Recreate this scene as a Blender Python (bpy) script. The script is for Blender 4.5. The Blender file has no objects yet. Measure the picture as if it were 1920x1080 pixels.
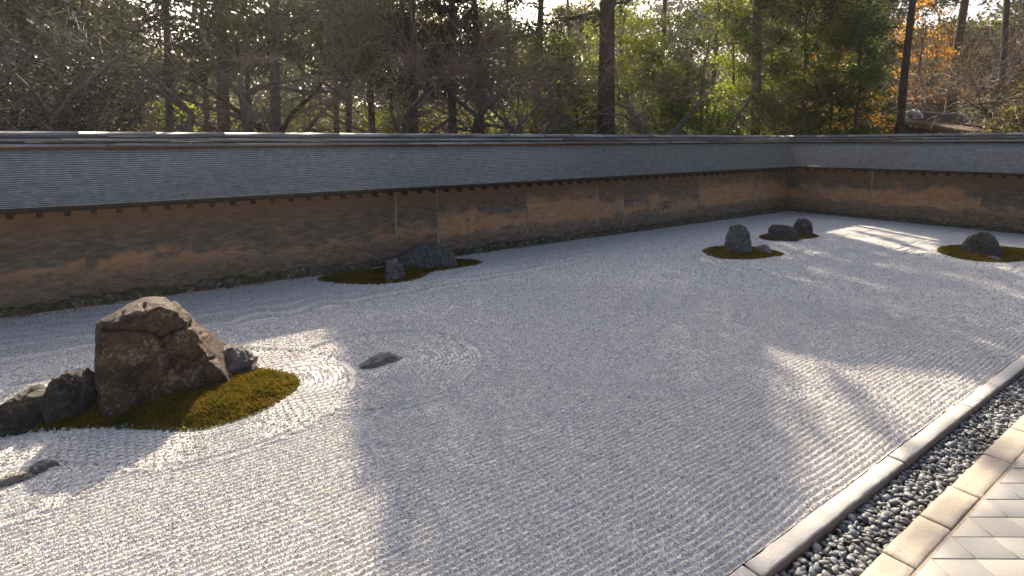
import bpy, math, random
import numpy as np

random.seed(7)
rng = np.random.default_rng(11)
SC = bpy.context.scene
COL = SC.collection
R = math.radians

# ------------------------------------------------------------------ camera
EYE = np.array([0.0, 0.0, 2.3])
cam_d = bpy.data.cameras.new('camera')
cam_d.sensor_width = 36.0
cam_d.lens = 36.0 * 1032.83 / 1920
cam_d.shift_y = -(540 - 375.38) / 1920      # lens shifted down: uprights stay nearly upright
cam_d.clip_start = 0.05
cam_d.clip_end = 2000
cam = bpy.data.objects.new('camera', cam_d)
COL.objects.link(cam)
from mathutils import Matrix, Vector
_r = Vector((0.8212787, -0.57050681, -0.00482444))
_u = Vector((0.06357614, 0.08311167, 0.99451019))
_f = Vector((0.56697387, 0.81707676, -0.10452846))
m = Matrix(((_r.x, _u.x, -_f.x), (_r.y, _u.y, -_f.y), (_r.z, _u.z, -_f.z)))
cam.matrix_world = Matrix.Translation(Vector(EYE)) @ m.to_4x4()
SC.camera = cam

# ------------------------------------------------------------------ sky, sun, exposure
SUN_EL, SUN_AZ = 35.0, 64.5          # degrees; azimuth counted from +X towards +Y
world = bpy.data.worlds.new('World')
SC.world = world
world.use_nodes = True
wn = world.node_tree
sky = wn.nodes.new('ShaderNodeTexSky')
sky.sky_type = 'NISHITA'
sky.sun_disc = False
sky.sun_elevation = R(SUN_EL)
sky.sun_rotation = R(90 - SUN_AZ)
sky.air_density = 0.63
sky.dust_density = 6.0
sky.ozone_density = 0.2
bg = wn.nodes['Background']
wn.links.new(sky.outputs[0], bg.inputs[0])
bg.inputs[1].default_value = 0.10
SUN = np.array([math.cos(R(SUN_EL)) * math.cos(R(SUN_AZ)), math.cos(R(SUN_EL)) * math.sin(R(SUN_AZ)), math.sin(R(SUN_EL))])
sun_d = bpy.data.lights.new('sun', 'SUN')
sun_d.energy = 4.8
sun_d.angle = R(0.53)
sun_d.color = (1.0, 0.84, 0.64)
sun = bpy.data.objects.new('sun', sun_d)
COL.objects.link(sun)
sun.location = (10, 25, 18)
sun.rotation_euler = Vector(-SUN).to_track_quat('-Z', 'Y').to_euler()
SC.view_settings.view_transform = 'Standard'
SC.view_settings.look = 'None'
SC.view_settings.exposure = 1.2
SC.view_settings.gamma = 1.0
SC.view_settings.use_curve_mapping = False
SC.render.engine = 'CYCLES'
SC.cycles.use_denoising = True
SC.cycles.max_bounces = 6
SC.cycles.diffuse_bounces = 3
SC.cycles.glossy_bounces = 2
SC.cycles.transmission_bounces = 4
SC.cycles.transparent_max_bounces = 4
SC.cycles.sample_clamp_indirect = 2.0
SC.cycles.volume_bounces = 0

# ------------------------------------------------------------------ helpers
def mesh_arrays(name, verts, faces, smooth=False):
    """verts (N,3); faces: (M,k) int array or list of such arrays"""
    me = bpy.data.meshes.new(name)
    verts = np.asarray(verts, np.float32)
    fl = faces if isinstance(faces, list) else [faces]
    fl = [np.asarray(f, np.int32) for f in fl if len(f)]
    tot = sum(f.size for f in fl)
    n = sum(len(f) for f in fl)
    me.vertices.add(len(verts))
    me.vertices.foreach_set('co', verts.ravel())
    me.loops.add(tot)
    me.loops.foreach_set('vertex_index', np.concatenate([f.ravel() for f in fl]))
    me.polygons.add(n)
    ln = np.concatenate([np.full(len(f), f.shape[1], np.int32) for f in fl])
    me.polygons.foreach_set('loop_start', np.concatenate([[0], np.cumsum(ln)[:-1]]).astype(np.int32))
    me.polygons.foreach_set('loop_total', ln)
    me.update(calc_edges=True)
    if smooth:
        me.polygons.foreach_set('use_smooth', np.ones(n, bool))
    me.validate()
    return me


def link(name, me, mat=None, parent=None, loc=None, rot=None, scale=None, **props):
    o = bpy.data.objects.new(name, me)
    if mat is not None and me is not None and not me.materials:
        me.materials.append(mat)
    COL.objects.link(o)
    if parent is not None:
        o.parent = parent
    if loc is not None:
        o.location = loc
    if rot is not None:
        o.rotation_euler = rot
    if scale is not None:
        o.scale = scale
    for k, v in props.items():
        o[k] = v
    return o


def thing(name, label, cat, loc=(0, 0, 0), group=None, rotz=0.0):
    o = link(name, None, loc=loc, rot=(0, 0, rotz), label=label, category=cat)
    o.empty_display_size = 0.2
    if group:
        o['group'] = group
    return o


def _hash(ix, iy, iz, seed):
    h = (ix * 374761393 + iy * 668265263 + iz * 2147483647 + seed * 974634777) & 0xFFFFFFFF
    h = ((h ^ (h >> 13)) * 1274126177) & 0xFFFFFFFF
    h = h ^ (h >> 16)
    return (h & 0xFFFFFF) / float(0xFFFFFF) * 2 - 1


def vnoise(p, seed=0):
    p = np.asarray(p, float)
    i = np.floor(p).astype(np.int64)
    f = p - i
    f = f * f * (3 - 2 * f)
    o = 0
    for dx in (0, 1):
        for dy in (0, 1):
            for dz in (0, 1):
                w = (f[:, 0] if dx else 1 - f[:, 0]) * (f[:, 1] if dy else 1 - f[:, 1]) * (f[:, 2] if dz else 1 - f[:, 2])
                o = o + w * _hash(i[:, 0] + dx, i[:, 1] + dy, i[:, 2] + dz, seed)
    return o


def fbm(p, seed=0, oct=4, ridged=False):
    p = np.asarray(p, float)
    a, s, o = 1.0, 0.0, 0
    for k in range(oct):
        n = vnoise(p * 2 ** k + 13.7 * k, seed + k)
        if ridged:
            n = 1 - 2 * np.abs(n)
        o = o + a * n
        s += a
        a *= 0.5
    return o / s


def box_arrays(x0, x1, y0, y1, z0, z1):
    v = np.array([(x0, y0, z0), (x1, y0, z0), (x1, y1, z0), (x0, y1, z0), (x0, y0, z1), (x1, y0, z1), (x1, y1, z1), (x0, y1, z1)], float)
    f = np.array([(0, 3, 2, 1), (4, 5, 6, 7), (0, 1, 5, 4), (1, 2, 6, 5), (2, 3, 7, 6), (3, 0, 4, 7)])
    return v, f


def bevel_box(name, x0, x1, y0, y1, z0, z1, b, jit=0.0, seed=0, res=0.08, rough=0.0):
    """box with chamfered edges and a slightly uneven surface (cut stone)"""
    def axis(a0, a1):
        n = max(2, int((a1 - a0) / res))
        return np.concatenate([[a0], np.linspace(a0 + b, a1 - b, n), [a1]])
    X, Y, Z = axis(x0, x1), axis(y0, y1), axis(z0, z1)
    V, F = [], []
    idx = {}
    nx, ny, nz = len(X), len(Y), len(Z)

    def vid(i, j, k):
        key = (i, j, k)
        if key not in idx:
            idx[key] = len(V)
            V.append((X[i], Y[j], Z[k]))
        return idx[key]
    for i in range(nx - 1):
        for j in range(ny - 1):
            F.append((vid(i, j, 0), vid(i, j + 1, 0), vid(i + 1, j + 1, 0), vid(i + 1, j, 0)))
            F.append((vid(i, j, nz - 1), vid(i + 1, j, nz - 1), vid(i + 1, j + 1, nz - 1), vid(i, j + 1, nz - 1)))
    for i in range(nx - 1):
        for k in range(nz - 1):
            F.append((vid(i, 0, k), vid(i + 1, 0, k), vid(i + 1, 0, k + 1), vid(i, 0, k + 1)))
            F.append((vid(i, ny - 1, k), vid(i, ny - 1, k + 1), vid(i + 1, ny - 1, k + 1), vid(i + 1, ny - 1, k)))
    for j in range(ny - 1):
        for k in range(nz - 1):
            F.append((vid(0, j, k), vid(0, j, k + 1), vid(0, j + 1, k + 1), vid(0, j + 1, k)))
            F.append((vid(nx - 1, j, k), vid(nx - 1, j + 1, k), vid(nx - 1, j + 1, k + 1), vid(nx - 1, j, k + 1)))
    V = np.array(V)
    c = np.array([(x0 + x1) / 2, (y0 + y1) / 2, (z0 + z1) / 2])
    h = np.array([(x1 - x0) / 2, (y1 - y0) / 2, (z1 - z0) / 2])
    # chamfer: vertices on two or three outer planes move in
    on = (np.abs(np.abs(V - c) - h) < 1e-6)
    cnt = on.sum(1)
    sg = np.sign(V - c)
    V = V - sg * on * b * 0.45 * (cnt[:, None] >= 2)
    if rough:
        n = np.stack([fbm(V * 14 + 31 * q, seed + q, 4) for q in range(3)], 1)
        n = n * (1 + 0.9 * (cnt[:, None] >= 2))
        V = V + n * rough
    return mesh_arrays(name, V, np.array(F))


def tubes(segs, k=5):
    """segs: list of (p0,p1,r0,r1) -> verts, faces (open tubes)"""
    if not len(segs):
        return np.zeros((0, 3)), np.zeros((0, 4), int)
    P0 = np.array([s[0] for s in segs], float)
    P1 = np.array([s[1] for s in segs], float)
    R0 = np.array([s[2] for s in segs], float)
    R1 = np.array([s[3] for s in segs], float)
    d = P1 - P0
    d /= np.linalg.norm(d, axis=1, keepdims=True) + 1e-9
    a = np.where(np.abs(d[:, 2:3]) < 0.9, np.array([[0, 0, 1.0]]), np.array([[1.0, 0, 0]]))
    e1 = np.cross(d, a)
    e1 /= np.linalg.norm(e1, axis=1, keepdims=True) + 1e-9
    e2 = np.cross(d, e1)
    n = len(P0)
    V = np.zeros((n, 2, k, 3))
    for q in range(k):
        t = 2 * math.pi * q / k
        o = e1 * math.cos(t) + e2 * math.sin(t)
        V[:, 0, q] = P0 + o * R0[:, None]
        V[:, 1, q] = P1 + o * R1[:, None]
    base = (np.arange(n) * 2 * k)[:, None]
    F = []
    for q in range(k):
        q2 = (q + 1) % k
        F.append(np.concatenate([base + q, base + q2, base + k + q2, base + k + q], 1))
    return V.reshape(-1, 3), np.concatenate(F, 0)


def ico(sub):
    import bmesh
    bm = bmesh.new()
    bmesh.ops.create_icosphere(bm, subdivisions=sub, radius=1.0)
    v = np.array([x.co[:] for x in bm.verts])
    f = np.array([[q.index for q in x.verts] for x in bm.faces])
    bm.free()
    return v, f

ICO = {k: ico(k) for k in (1, 2, 3, 5, 6)}

# ------------------------------------------------------------------ materials
class NT:
    def __init__(s, name):
        s.m = bpy.data.materials.new(name)
        s.m.use_nodes = True
        s.t = s.m.node_tree
        s.b = s.t.nodes['Principled BSDF']
        s.out = s.t.nodes['Material Output']

    def n(s, kind, **kw):
        x = s.t.nodes.new('ShaderNode' + kind)
        for k, v in kw.items():
            setattr(x, k, v)
        return x

    def l(s, a, b):
        s.t.links.new(a, b)

    def coords(s, scale=(1, 1, 1), world=False, rot=(0, 0, 0)):
        if world:
            src = s.n('NewGeometry').outputs['Position']
        else:
            src = s.n('TexCoord').outputs['Object']
        mp = s.n('Mapping')
        mp.inputs['Scale'].default_value = scale
        mp.inputs['Rotation'].default_value = rot
        s.l(src, mp.inputs[0])
        return mp.outputs[0]

    def noise(s, vec, scale, detail=4, rough=0.55, dist=0.0):
        x = s.n('TexNoise')
        x.inputs['Scale'].default_value = scale
        x.inputs['Detail'].default_value = detail
        x.inputs['Roughness'].default_value = rough
        x.inputs['Distortion'].default_value = dist
        if vec is not None:
            s.l(vec, x.inputs['Vector'])
        return x.outputs['Fac']

    def vor(s, vec, scale, out='Color', feature='F1'):
        x = s.n('TexVoronoi', feature=feature)
        x.inputs['Scale'].default_value = scale
        if vec is not None:
            s.l(vec, x.inputs['Vector'])
        return x.outputs[out]

    def ramp(s, fac, stops, interp='LINEAR'):
        x = s.n('ValToRGB')
        x.color_ramp.interpolation = interp
        e = x.color_ramp.elements
        while len(e) < len(stops):
            e.new(0.5)
        for q, (p, c) in zip(e, stops):
            q.position = p
            q.color = (c, c, c, 1) if isinstance(c, (int, float)) else (*c, 1)
        s.l(fac, x.inputs[0])
        return x.outputs[0]

    def mix(s, fac, a, b, mode='MIX'):
        x = s.n('Mix', data_type='RGBA', blend_type=mode)
        for sock, v in ((x.inputs[0], fac), (x.inputs[6], a), (x.inputs[7], b)):
            if isinstance(v, (int, float)):
                sock.default_value = v
            elif isinstance(v, tuple):
                sock.default_value = (*v, 1)
            else:
                s.l(v, sock)
        return x.outputs[2]

    def math(s, op, a, b=0.0, c=None):
        x = s.n('Math', operation=op)
        for sock, v in zip(x.inputs, (a, b, c)):
            if v is None:
                continue
            if isinstance(v, (int, float)):
                sock.default_value = v
            else:
                s.l(v, sock)
        return x.outputs[0]

    def sep(s, vec):
        x = s.n('SeparateXYZ')
        s.l(vec, x.inputs[0])
        return x.outputs

    def color(s, c):
        if isinstance(c, tuple):
            s.b.inputs['Base Color'].default_value = (*c, 1)
        else:
            s.l(c, s.b.inputs['Base Color'])

    def rough(s, v, spec=None):
        if isinstance(v, (int, float)):
            s.b.inputs['Roughness'].default_value = v
        else:
            s.l(v, s.b.inputs['Roughness'])
        if spec is not None:
            s.b.inputs['Specular IOR Level'].default_value = spec

    def bump(s, h, strength=0.5, dist=0.01):
        x = s.n('Bump')
        x.inputs['Strength'].default_value = strength
        x.inputs['Distance'].default_value = dist
        s.l(h, x.inputs['Height'])
        s.l(x.outputs[0], s.b.inputs['Normal'])


def mat_gravel(name='white_gravel'):
    t = NT(name)
    v = t.coords((1, 1, 1), world=True)
    c = t.vor(v, 90.0, 'Color')
    g = t.n('SeparateColor')
    t.l(c, g.inputs[0])
    col = t.ramp(g.outputs[0], [(0.0, (0.26, 0.26, 0.265)), (0.12, (0.50, 0.50, 0.50)), (0.4, (0.68, 0.68, 0.67)), (0.75, (0.78, 0.77, 0.75)), (0.93, (0.70, 0.63, 0.53)), (1.0, (0.82, 0.80, 0.76))])
    big = t.noise(v, 0.8, 4)
    col = t.mix(t.ramp(big, [(0.35, 0.0), (0.7, 0.2)]), col, (0.56, 0.56, 0.555), 'MIX')
    t.color(col)
    d = t.vor(v, 90.0, 'Distance')
    n2 = t.noise(v, 26, 3)
    h = t.math('SUBTRACT', t.math('MULTIPLY', n2, 0.8), d)
    t.bump(h, 0.4, 0.007)
    t.rough(0.85, 0.3)
    return t.m


def mat_grain():
    t = NT('gravel_grain')
    r = t.n('ObjectInfo').outputs['Random']
    col = t.ramp(r, [(0.0, (0.22, 0.22, 0.225)), (0.05, (0.42, 0.42, 0.42)), (0.25, (0.62, 0.62, 0.61)), (0.72, (0.75, 0.74, 0.72)), (0.9, (0.66, 0.57, 0.46)), (1.0, (0.84, 0.82, 0.79))])
    v = t.coords()
    col = t.mix(t.ramp(t.noise(v, 300, 2), [(0.4, 0.0), (0.7, 0.25)]), col, (0.35, 0.34, 0.33))
    t.color(col)
    t.rough(0.8, 0.3)
    return t.m


def mat_granite(name, base, dark, light, warm):
    t = NT(name)
    v = t.coords(world=True)
    n = t.noise(v, 150, 4, 0.75)
    col = t.ramp(n, [(0.34, dark), (0.44, base), (0.58, base), (0.68, light)])
    p = t.vor(v, 120, 'Distance')
    col = t.mix(t.ramp(p, [(0.05, 0.55), (0.22, 0.0)]), col, tuple(x * 0.42 for x in base))
    st = t.noise(v, 5.0, 6, 0.65)
    col = t.mix(t.ramp(st, [(0.45, 0.0), (0.68, 0.5)]), col, warm)
    dirt = t.ramp(t.noise(v, 17, 7, 0.75), [(0.56, 0.0), (0.7, 0.55)])
    col = t.mix(dirt, col, tuple(x * 0.5 for x in warm))
    rnd = t.n('ObjectInfo').outputs['Random']
    col = t.mix(0.35, col, t.ramp(rnd, [(0, tuple(x * 0.72 for x in base)), (1, tuple(min(1, x * 1.18) for x in base))]), 'MIX')
    # earth stain on the faces that look sideways
    nz = t.sep(t.n('NewGeometry').outputs['Normal'])[2]
    side = t.ramp(t.math('ABSOLUTE', nz), [(0.35, 1.0), (0.8, 0.0)])
    col = t.mix(t.math('MULTIPLY', side, 0.85), col, t.mix(t.noise(v, 40, 4), (0.10, 0.065, 0.035), (0.30, 0.20, 0.11)))
    t.color(col)
    t.bump(t.math('ADD', t.math('MULTIPLY', n, 0.4), t.math('MULTIPLY', t.noise(v, 60, 5), 1.0)), 0.6, 0.006)
    t.rough(0.95, 0.12)
    return t.m


def mat_pebble():
    t = NT('river_pebble')
    r = t.n('ObjectInfo').outputs['Random']
    isl = t.n('NewGeometry').outputs['Random Per Island']
    rr = t.math('FRACT', t.math('ADD', r, isl))
    col = t.ramp(rr, [(0, (0.08, 0.09, 0.10)), (0.35, (0.15, 0.165, 0.18)), (0.7, (0.21, 0.225, 0.235)), (0.9, (0.27, 0.275, 0.27)), (1.0, (0.32, 0.29, 0.24))])
    v = t.coords(world=True)
    col = t.mix(t.ramp(t.noise(v, 40, 5, 0.6), [(0.4, 0.0), (0.75, 0.4)]), col, (0.26, 0.26, 0.25))
    t.color(col)
    t.bump(t.noise(v, 120, 4), 0.25, 0.003)
    t.rough(0.55, 0.4)
    return t.m


def mat_tile():
    t = NT('grey_paving_tile')
    v = t.coords(world=True)
    r = t.n('ObjectInfo').outputs['Random']
    base = t.ramp(r, [(0, (0.22, 0.23, 0.24)), (0.5, (0.28, 0.285, 0.29)), (1, (0.34, 0.33, 0.315))])
    col = t.mix(t.ramp(t.noise(v, 7, 6, 0.6), [(0.35, 0.0), (0.75, 0.5)]), base, (0.36, 0.335, 0.30))
    col = t.mix(t.ramp(t.noise(v, 60, 6, 0.7), [(0.5, 0.0), (0.75, 0.5)]), col, (0.22, 0.22, 0.22))
    t.color(col)
    t.bump(t.noise(v, 45, 5), 0.25, 0.004)
    t.rough(0.6, 0.35)
    return t.m


def mat_simple(name, cols, scale=12, rough=0.85, spec=0.3, bump=0.4, bdist=0.01, stretch=(1, 1, 1), world=True, detail=6):
    t = NT(name)
    v = t.coords(stretch, world=world)
    n = t.noise(v, scale, detail, 0.62)
    k = len(cols)
    t.color(t.ramp(n, [(0.28 + 0.44 * i / max(1, k - 1), c) for i, c in enumerate(cols)]))
    if bump:
        t.bump(t.noise(v, scale * 2.2, 6, 0.65), bump, bdist)
    t.rough(rough, spec)
    return t.m


def mat_rock(name, cols, lichen, scale=3.0, lich_amt=0.5, stripe=None):
    t = NT(name)
    v = t.coords(world=True)
    vs = t.coords(stripe or (1, 1, 1), world=True)
    n = t.noise(vs, scale, 9, 0.72, 0.8)
    k = len(cols)
    col = t.ramp(n, [(0.34 + 0.32 * i / (k - 1), c) for i, c in enumerate(cols)])
    # dark weathering patches
    dk = t.ramp(t.noise(vs, scale * 1.5, 8, 0.75, 0.9), [(0.36, 0.6), (0.5, 0.0)])
    col = t.mix(dk, col, tuple(x * 0.35 for x in cols[0]))
    # fine crystals and flecks
    f = t.noise(v, 55, 5, 0.75)
    col = t.mix(t.ramp(f, [(0.34, 0.7), (0.48, 0.0)]), col, tuple(x * 0.3 for x in cols[0]))
    fl = t.math('MULTIPLY', t.ramp(t.noise(v, 30, 6, 0.75), [(0.53, 0.0), (0.61, 1.0)]), t.ramp(t.noise(v, 4.5, 4), [(0.42, 0.0), (0.60, 1.0)]))
    col = t.mix(t.math('MULTIPLY', fl, lich_amt), col, lichen)
    l2 = t.ramp(t.noise(vs, 7.5, 8, 0.78, 0.4), [(0.56, 0.0), (0.62, 1.0)])
    col = t.mix(t.math('MULTIPLY', l2, lich_amt * 0.8), col, tuple(x * 0.8 for x in lichen))
    t.color(col)
    h = t.math('ADD', t.noise(vs, 14, 9, 0.75), t.math('MULTIPLY', t.noise(v, 60, 6, 0.75), 0.5))
    t.bump(h, 1.0, 0.07)
    t.rough(0.62, 0.4)
    return t.m


def mat_moss():
    t = NT('moss')
    v = t.coords(world=True)
    n = t.noise(v, 3.6, 7, 0.68)
    f = t.noise(v, 60, 3, 0.6)
    isl = t.n('NewGeometry').outputs['Random Per Island']
    a = t.ramp(n, [(0.30, (0.05, 0.06, 0.010)), (0.43, (0.115, 0.105, 0.012)), (0.54, (0.23, 0.155, 0.015)), (0.64, (0.22, 0.12, 0.028)), (0.74, (0.30, 0.21, 0.11))])
    col = t.mix(t.ramp(f, [(0.3, 0.6), (0.55, 0.0)]), a, (0.03, 0.035, 0.006))
    col = t.mix(t.math('MULTIPLY', isl, 0.35), col, (0.25, 0.21, 0.03))
    tr = t.n('BsdfTranslucent')
    t.l(col, tr.inputs[0])
    t.color(col)
    t.rough(0.8, 0.2)
    t.bump(f, 0.6, 0.02)
    mx = t.n('MixShader')
    mx.inputs[0].default_value = 0.4
    t.l(t.b.outputs[0], mx.inputs[1])
    t.l(tr.outputs[0], mx.inputs[2])
    t.l(mx.outputs[0], t.out.inputs[0])
    return t.m


def mat_leaf(name, cols, trans=0.5, rough=0.5, spec=0.4, gain=1.3):
    t = NT(name)
    isl = t.n('NewGeometry').outputs['Random Per Island']
    k = len(cols)
    col = t.ramp(isl, [(i / (k - 1), c) for i, c in enumerate(cols)])
    v = t.coords(world=True)
    col = t.mix(t.ramp(t.noise(v, 0.7, 3), [(0.35, 0.0), (0.65, 0.55)]), col, tuple(x * 0.6 for x in cols[0]))
    t.color(col)
    t.rough(rough, spec)
    tr = t.n('BsdfTranslucent')
    t.l(t.mix(1.0, col, (gain, gain * 1.05, gain * 0.55), 'MULTIPLY'), tr.inputs[0])
    mx = t.n('MixShader')
    mx.inputs[0].default_value = trans
    t.l(t.b.outputs[0], mx.inputs[1])
    t.l(tr.outputs[0], mx.inputs[2])
    t.l(mx.outputs[0], t.out.inputs[0])
    return t.m


def mat_wall():
    """earthen oil-clay wall: ochre body, dark soot drifts, damp foot, horizontal weathering"""
    t = NT('earthen_wall')
    o = t.n('TexCoord').outputs['Object']
    rnd = t.n('ObjectInfo').outputs['Random']
    mp = t.n('Mapping')
    t.l(o, mp.inputs[0])
    cx = t.n('CombineXYZ')
    t.l(t.math('MULTIPLY', rnd, 37.0), cx.inputs[0])
    t.l(t.math('MULTIPLY', rnd, 91.0), cx.inputs[2])
    t.l(cx.outputs[0], mp.inputs['Location'])
    s = t.n('Mapping')
    s.inputs['Scale'].default_value = (0.7, 0.7, 1.5)
    t.l(mp.outputs[0], s.inputs[0])
    s2 = t.n('Mapping')
    s2.inputs['Scale'].default_value = (2.2, 2.2, 8.0)
    t.l(mp.outputs[0], s2.inputs[0])
    z = t.sep(t.n('NewGeometry').outputs['Position'])[2]
    broad = t.noise(s.outputs[0], 1.6, 9, 0.72, 0.25)
    streak = t.noise(s2.outputs[0], 1.7, 9, 0.76, 0.15)
    base = t.ramp(streak, [(0.32, (0.37, 0.195, 0.098)), (0.5, (0.54, 0.305, 0.16)), (0.66, (0.65, 0.43, 0.265))])
    # soot band: strongest in the upper half, torn lower edge
    band = t.math('ADD', t.math('MULTIPLY', z, 0.62), t.math('ADD', t.math('MULTIPLY', broad, 1.25), t.math('MULTIPLY', streak, 0.5)))
    band = t.math('ADD', band, t.math('MULTIPLY', t.math('SUBTRACT', rnd, 0.5), 0.42))
    soot = t.ramp(t.math('MULTIPLY', band, 0.5), [(0.65, 0.0), (0.705, 0.85), (0.84, 0.93)])
    col = t.mix(soot, base, t.ramp(streak, [(0.3, (0.065, 0.06, 0.056)), (0.5, (0.145, 0.13, 0.115)), (0.68, (0.32, 0.25, 0.18))]))
    # brown wash near the eave
    ev = t.ramp(t.math('ADD', t.math('MULTIPLY', z, 0.5), t.math('MULTIPLY', streak, 0.3)), [(0.60, 0.0), (0.80, 0.75)])
    col = t.mix(ev, col, (0.33, 0.20, 0.12))
    # damp dark foot with pale salts
    foot = t.ramp(t.math('ADD', z, t.math('MULTIPLY', t.math('SUBTRACT', broad, 0.5), 0.9)), [(0.14, 1.0), (0.42, 0.75), (0.5, 0.0)])
    fcol = t.ramp(t.noise(s.outputs[0], 9.0, 9, 0.78, 0.4), [(0.36, (0.09, 0.075, 0.06)), (0.52, (0.24, 0.18, 0.13)), (0.66, (0.40, 0.29, 0.20)), (0.78, (0.58, 0.44, 0.35))])
    col = t.mix(foot, col, fcol)
    # runs of dirty water
    s3 = t.n('Mapping')
    s3.inputs['Scale'].default_value = (7, 7, 0.5)
    t.l(mp.outputs[0], s3.inputs[0])
    run = t.math('MULTIPLY', t.ramp(t.noise(s3.outputs[0], 1.3, 6, 0.6), [(0.55, 0.0), (0.72, 0.5)]), t.ramp(broad, [(0.4, 0.0), (0.6, 1.0)]))
    col = t.mix(run, col, (0.12, 0.10, 0.085))
    # small scabs
    sc = t.ramp(t.noise(mp.outputs[0], 24, 6, 0.7), [(0.62, 0.0), (0.70, 0.7)])
    col = t.mix(sc, col, (0.075, 0.06, 0.048))
    t.color(col)
    h = t.math('ADD', t.noise(mp.outputs[0], 30, 8, 0.7), t.math('MULTIPLY', streak, 1.2))
    t.bump(h, 0.55, 0.012)
    t.rough(0.9, 0.15)
    return t.m


def mat_shingle(name='weathered_shingle', olive_end=True):
    t = NT(name)
    v = t.coords((1.0, 1.0, 1.0), world=True)
    vv = t.n('Mapping')
    vv.inputs['Scale'].default_value = (11, 11, 150)
    t.l(v, vv.inputs[0])
    n = t.noise(vv.outputs[0], 1.0, 4, 0.7)
    big = t.noise(v, 0.55, 4, 0.55)
    col = t.ramp(n, [(0.28, (0.15, 0.15, 0.15)), (0.5, (0.33, 0.33, 0.328)), (0.70, (0.58, 0.58, 0.575))])
    fac = t.ramp(big, [(0.45, 0.0), (0.7, 0.45)])
    if olive_end:
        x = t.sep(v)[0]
        olive_mix = t.ramp(t.math('MULTIPLY', t.math('ADD', x, t.math('MULTIPLY', t.noise(v, 1.1, 5), 3.0)), 0.05), [(0.42, 0.0), (0.52, 0.75)])  # olive-brown mixes in as x grows
        fac = t.math('MAXIMUM', fac, olive_mix)
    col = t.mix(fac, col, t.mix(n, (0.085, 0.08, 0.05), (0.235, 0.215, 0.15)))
    t.color(col)
    t.bump(n, 0.4, 0.008)
    t.rough(t.ramp(n, [(0.3, 0.58), (0.7, 0.42)]), 0.6)
    return t.m


def mat_ridge():
    t = NT('ridge_tile_clay')
    v = t.coords((1, 1, 1), world=True)
    r = t.n('ObjectInfo').outputs['Random']
    col = t.ramp(t.math('ADD', t.math('MULTIPLY', r, 0.5), t.math('MULTIPLY', t.noise(v, 3, 6), 0.5)), [(0.2, (0.10, 0.105, 0.115)), (0.5, (0.22, 0.235, 0.25)), (0.8, (0.36, 0.38, 0.40))])
    t.color(col)
    t.bump(t.noise(v, 25, 5), 0.3, 0.006)
    t.rough(0.48, 0.5)
    return t.m


def mat_bark(name, a, b, c):
    t = NT(name)
    v = t.coords((1, 1, 0.18), world=True)
    n = t.noise(v, 22, 6, 0.65, 0.5)
    t.color(t.ramp(n, [(0.3, a), (0.5, b), (0.72, c)]))
    t.bump(n, 0.8, 0.03)
    t.rough(0.6 if 'twig' in name else 0.85, 0.4 if 'twig' in name else 0.2)
    return t.m


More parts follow.
